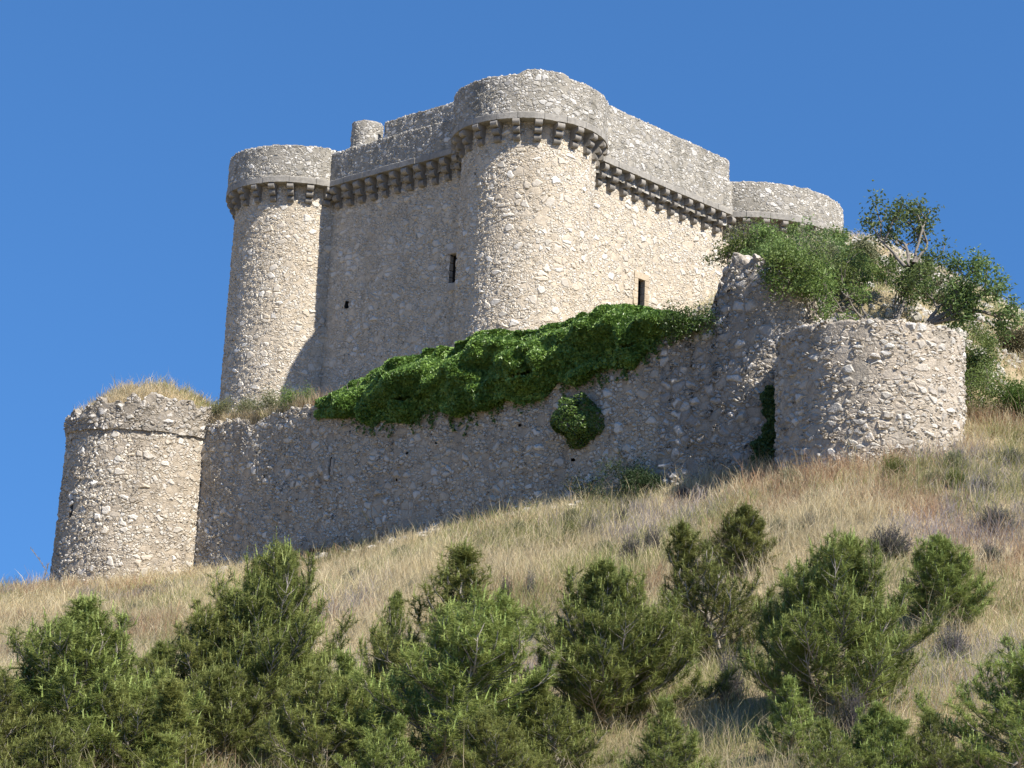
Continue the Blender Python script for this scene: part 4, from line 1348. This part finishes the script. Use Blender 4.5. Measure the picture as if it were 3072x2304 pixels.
for kx in (-.3, 0, .25):
    pts = [np.array([*(cb[:2] + dW * (kx * q + .1 * math.sin(5 * q)) + nL * .06), cb[2] - 1.0 + 1.6 * q]) for q in np.linspace(0, 1, 8)]
    V, f = tube(pts, np.linspace(.03, .012, 8), 5)
    o = mesh_np('stem', V, [f], M_BARK, root); o.location = -np.array(root.location)


# ------------------------------------------------------------------ wiry grey shrubs and flower stalks on the slope
def wiry_proto(seed, col, n=520, R=.55, H=.6, head=None, w=.012):
    r = np.random.default_rng(seed); acc = Acc()
    a = r.uniform(0, 6.28, n); el = np.arccos(r.uniform(.05, 1, n))
    d = np.c_[np.sin(el) * np.cos(a), np.sin(el) * np.sin(a), np.cos(el)]
    L = r.uniform(.6, 1.05, n)[:, None]
    tip = d * np.array([R, R, H]) * L
    base = d * np.array([R, R, H * .4]) * .12 * r.uniform(0, 1, (n, 1))
    dv = tip - base; ln = np.linalg.norm(dv, axis=1)
    c = np.asarray(col)[r.integers(0, len(col), n)] * r.uniform(.8, 1.2, (n, 1))
    acc.tris(base, unit(dv), ln, w, c)
    m = 14
    tt = r.uniform(.4, 1, (n, m, 1)); p = base[:, None] + dv[:, None] * tt
    acc.tris(p.reshape(-1, 3), unit((unit(dv)[:, None] + r.normal(size=(n, m, 3)) * .7).reshape(-1, 3)), .055, .014, np.repeat(c, m, 0))
    return acc


def put(name, label, cat, group, acc, px, ybase, sc, part='foliage', cache={}):
    d = base_d(px, ybase, 24, 70); p = at(px, 1500, d)
    root = empty(name, (p[0], p[1], hz(p[0], p[1]) - .03)); tag(root, label, cat, group)
    root.scale = sc; root.rotation_euler = (0, 0, px * .37)
    key = id(acc)
    if key not in cache: cache[key] = acc.mesh(part, M_GRASS, root)
    else:
        c = cache[key].copy(); COL.objects.link(c); c.parent = root; c.matrix_parent_inverse = Matrix.Identity(4)
    return root


GY_ = [(.17, .165, .13), (.21, .19, .17), (.14, .15, .10), (.19, .175, .165)]
wp = wiry_proto(601, GY_); wp2 = wiry_proto(602, [(.17, .155, .155), (.20, .18, .19), (.15, .16, .11), (.23, .21, .19)], 420, .5, .75)
GS = 'wiry grey shrubs on the grass slope'
for x, y, sx, sz_, lab in [(2665, 1670, 1.25, 1.5, 'largest grey domed shrub above the large right hand pine'), (2985, 1600, 1.0, 1.35, 'grey shrub close to the right edge of the slope'), (2965, 1680, .8, .9, 'low grey shrub below the one near the right edge'),
                          (470, 1790, .9, 1.0, 'dark grey shrub under the ruined tower'), (445, 1840, .9, .9, 'small grey shrub just below the dark one under the tower'), (2428, 1585, .5, .8, 'little grey shrub on the grass right of the compact pine'), (2950, 1470, .8, .8, 'faint grey shrub below the right side of the bastion'), (1150, 1700, .6, .6, 'small grey shrub in the grass under the long wall')]:
    put('grey_shrub', lab, 'bush', GS, wp, x, y, (sx, sx, sz_))
GF = 'purple grey flower stalk clumps in the grass'
for x, y, sx, sz_, lab in [(1900, 1680, .9, 1.2, 'purplish flower stalks left of the see-through pine top'), (1960, 1660, .8, 1.2, 'purplish stalks touching the see-through pine top'), (1600, 1790, .45, 1.2, 'lone tall purplish stalk on the pale grass'), (1530, 1810, .6, 1.1, 'purplish stalks beside the pointed middle pine'),
                          (1770, 1610, .6, .9, 'purplish stalks on the upper slope below the ivy ball'), (1870, 1560, .6, .8, 'small purplish clump high on the slope'), (2050, 1500, .7, .8, 'grey purple clump under the wall at right'), (410, 1900, 1.1, 1.0, 'wide purplish clump above the lower left pine'),
                          (120, 2010, 1.1, 1.1, 'purplish clump at the far left slope'), (1080, 1750, .8, .9, 'purplish clump right of the wispy pine leader'), (2200, 2100, .7, 1.6, 'tall grey stalks left of the olive green pine'), (2560, 2230, .7, 1.6, 'tall grey stalks below the large right hand pine'), (2850, 1980, .9, 1.0, 'purplish clump right of the round dark pine')]:
    put('flower_clump', lab, 'plant', GF, wp2, x, y, (sx, sx, sz_))
gp = wiry_proto(603, [(.15, .17, .05), (.20, .21, .07)], 500, .5, .8)
for x, y, sx, sz_, lab in [(1715, 1625, .7, 1.0, 'fresh green tuft on the straw slope'), (2680, 1450, 1.0, 1.2, 'green tuft below the middle of the bastion'), (880, 1715, 1.0, 1.2, 'green tuft beside the wispy pine leader'), (2870, 1470, .9, .9, 'green tuft below the right side of the bastion'), (1900, 2150, 1.2, 1.0, 'green tuft at the bottom between pines')]:
    put('grass_tuft', lab, 'plant', 'green tufts on the slope', gp, x, y, (sx, sx, sz_))
sp_ = wiry_proto(605, [(.22, .225, .14), (.28, .27, .19), (.19, .21, .11)], 360, .42, .45)
rp = random.Random(9)
for k in range(34):
    x = rp.uniform(60, 3040); lo_ = np.interp(x, [0, 600, 1600, 2300, 3072], [1830, 1760, 1560, 1450, 1330])
    y = lo_ + rp.uniform(20, 420) * rp.random()
    s_ = rp.uniform(.6, 1.25)
    put('scrub_tuft', 'small grey green scrub tuft scattered in the straw grass', 'plant', 'scrub tufts scattered over the slope', sp_, x, y, (s_, s_, s_ * rp.uniform(.8, 1.4)))
op = wiry_proto(604, [(.36, .17, .075), (.30, .16, .08), (.22, .18, .07)], 380, .45, .6)
put('rusty_shrub', 'rust orange low shrub at the foot of the wall', 'bush', None, op, 965, 1640, (1.3, 1.3, 1.0))
put('rusty_shrub', 'second rusty shrub just right of the brightest one', 'bush', None, op, 1040, 1640, (1.0, 1.0, .7))


# tall dry grass stalks that stand out against the shaded wall
def stalk(px, ybase, ytop, lean, label):
    d = base_d(px, ybase, 40, 70); p = at(px, 1500, d); zb = hz(p[0], p[1]); zt_ = zat(p[0], p[1], ytop); H = zt_ - zb
    acc = Acc(); r = np.random.default_rng(px)
    pts = np.array([[lean * H * q * q, 0, H * q] for q in np.linspace(0, 1, 9)])
    V, f = tube(pts, np.linspace(.016, .008, 9), 4); acc.add(V, f, (.42, .36, .2))
    n = 60; tt = r.uniform(.68, 1, n); b = np.c_[lean * H * tt ** 2, np.zeros(n), H * tt]
    acc.tris(b, unit(np.c_[r.normal(size=(n, 2)) * .5 + [lean, 0], np.ones(n)]), .14, .022, (.48, .40, .25))
    root = tag(empty('grass_stalk', (p[0], p[1], zb)), label, 'plant', 'tall dry stalks against the shaded wall')
    acc.mesh('stalk', M_GRASS, root)


for a_ in [(1890, 1480, 1345, -.3, 'tallest dry stalk in front of the shaded bush'), (1975, 1440, 1340, -.25, 'dry stalk at the right of the shaded bush'), (1935, 1440, 1310, 0, 'upright dry stalk between the two shaded bushes'), (1385, 1560, 1440, .1, 'dry stalk before the middle of the wall'), (1420, 1560, 1480, .3, 'bent dry stalk before the middle of the wall'),
           (1130, 1640, 1540, -.4, 'forked dry stalk before the left half of the wall'), (200, 1760, 1650, -.5, 'leaning dry stalk beside the ruined tower base'), (2200, 1430, 1330, 0, 'short dry stalk under the broken wall end'), (150, 1740, 1690, .1, 'reddish stalk on the skyline left of the ruined tower')]:
    stalk(*a_)

# ------------------------------------------------------------------ light and sky
SUN_AZ = math.radians(-42.8)              # direction to the sun in plan
SUN_EL = math.radians(48)
sd = Vector((math.cos(SUN_EL) * math.cos(SUN_AZ), math.cos(SUN_EL) * math.sin(SUN_AZ), math.sin(SUN_EL)))
sun = bpy.data.lights.new('sun', 'SUN'); sun.energy = 4.4; sun.angle = math.radians(.53); sun.color = (1.0, .93, .83)
so = bpy.data.objects.new('sun', sun); COL.objects.link(so)
so.rotation_euler = sd.to_track_quat('Z', 'Y').to_euler()
w = bpy.data.worlds.new('World'); scene.world = w; w.use_nodes = True
nt = w.node_tree; bg = nt.nodes['Background']
sky = nt.nodes.new('ShaderNodeTexSky'); sky.sky_type = 'NISHITA'; sky.sun_disc = False
sky.sun_elevation = SUN_EL; sky.sun_rotation = math.pi / 2 - SUN_AZ
sky.altitude = 700; sky.air_density = 1.0; sky.dust_density = 0; sky.ozone_density = 10.0
tcw = nt.nodes.new('ShaderNodeTexCoord'); mpw = nt.nodes.new('ShaderNodeMapping')
mpw.inputs['Location'].default_value = (0, 0, .30); mpw.inputs['Scale'].default_value = (1, 1, .42)   # a high dry sky: little whitening towards the horizon
nt.links.new(tcw.outputs['Generated'], mpw.inputs[0]); nt.links.new(mpw.outputs[0], sky.inputs[0])
tint = nt.nodes.new('ShaderNodeMix'); tint.data_type = 'RGBA'; tint.blend_type = 'MULTIPLY'; tint.inputs[0].default_value = 1.0
tint.inputs[7].default_value = (.70, .97, 1.06, 1)      # camera white balance: a clear dry mountain sky
nt.links.new(sky.outputs[0], tint.inputs[6]); nt.links.new(tint.outputs[2], bg.inputs[0]); bg.inputs[1].default_value = .087
scene.view_settings.view_transform = 'Standard'; scene.view_settings.look = 'None'
scene.view_settings.exposure = 1.0; scene.view_settings.gamma = 1
scene.render.engine = 'CYCLES'
scene.cycles.max_bounces = 6; scene.cycles.diffuse_bounces = 3; scene.cycles.glossy_bounces = 2; scene.cycles.transmission_bounces = 3
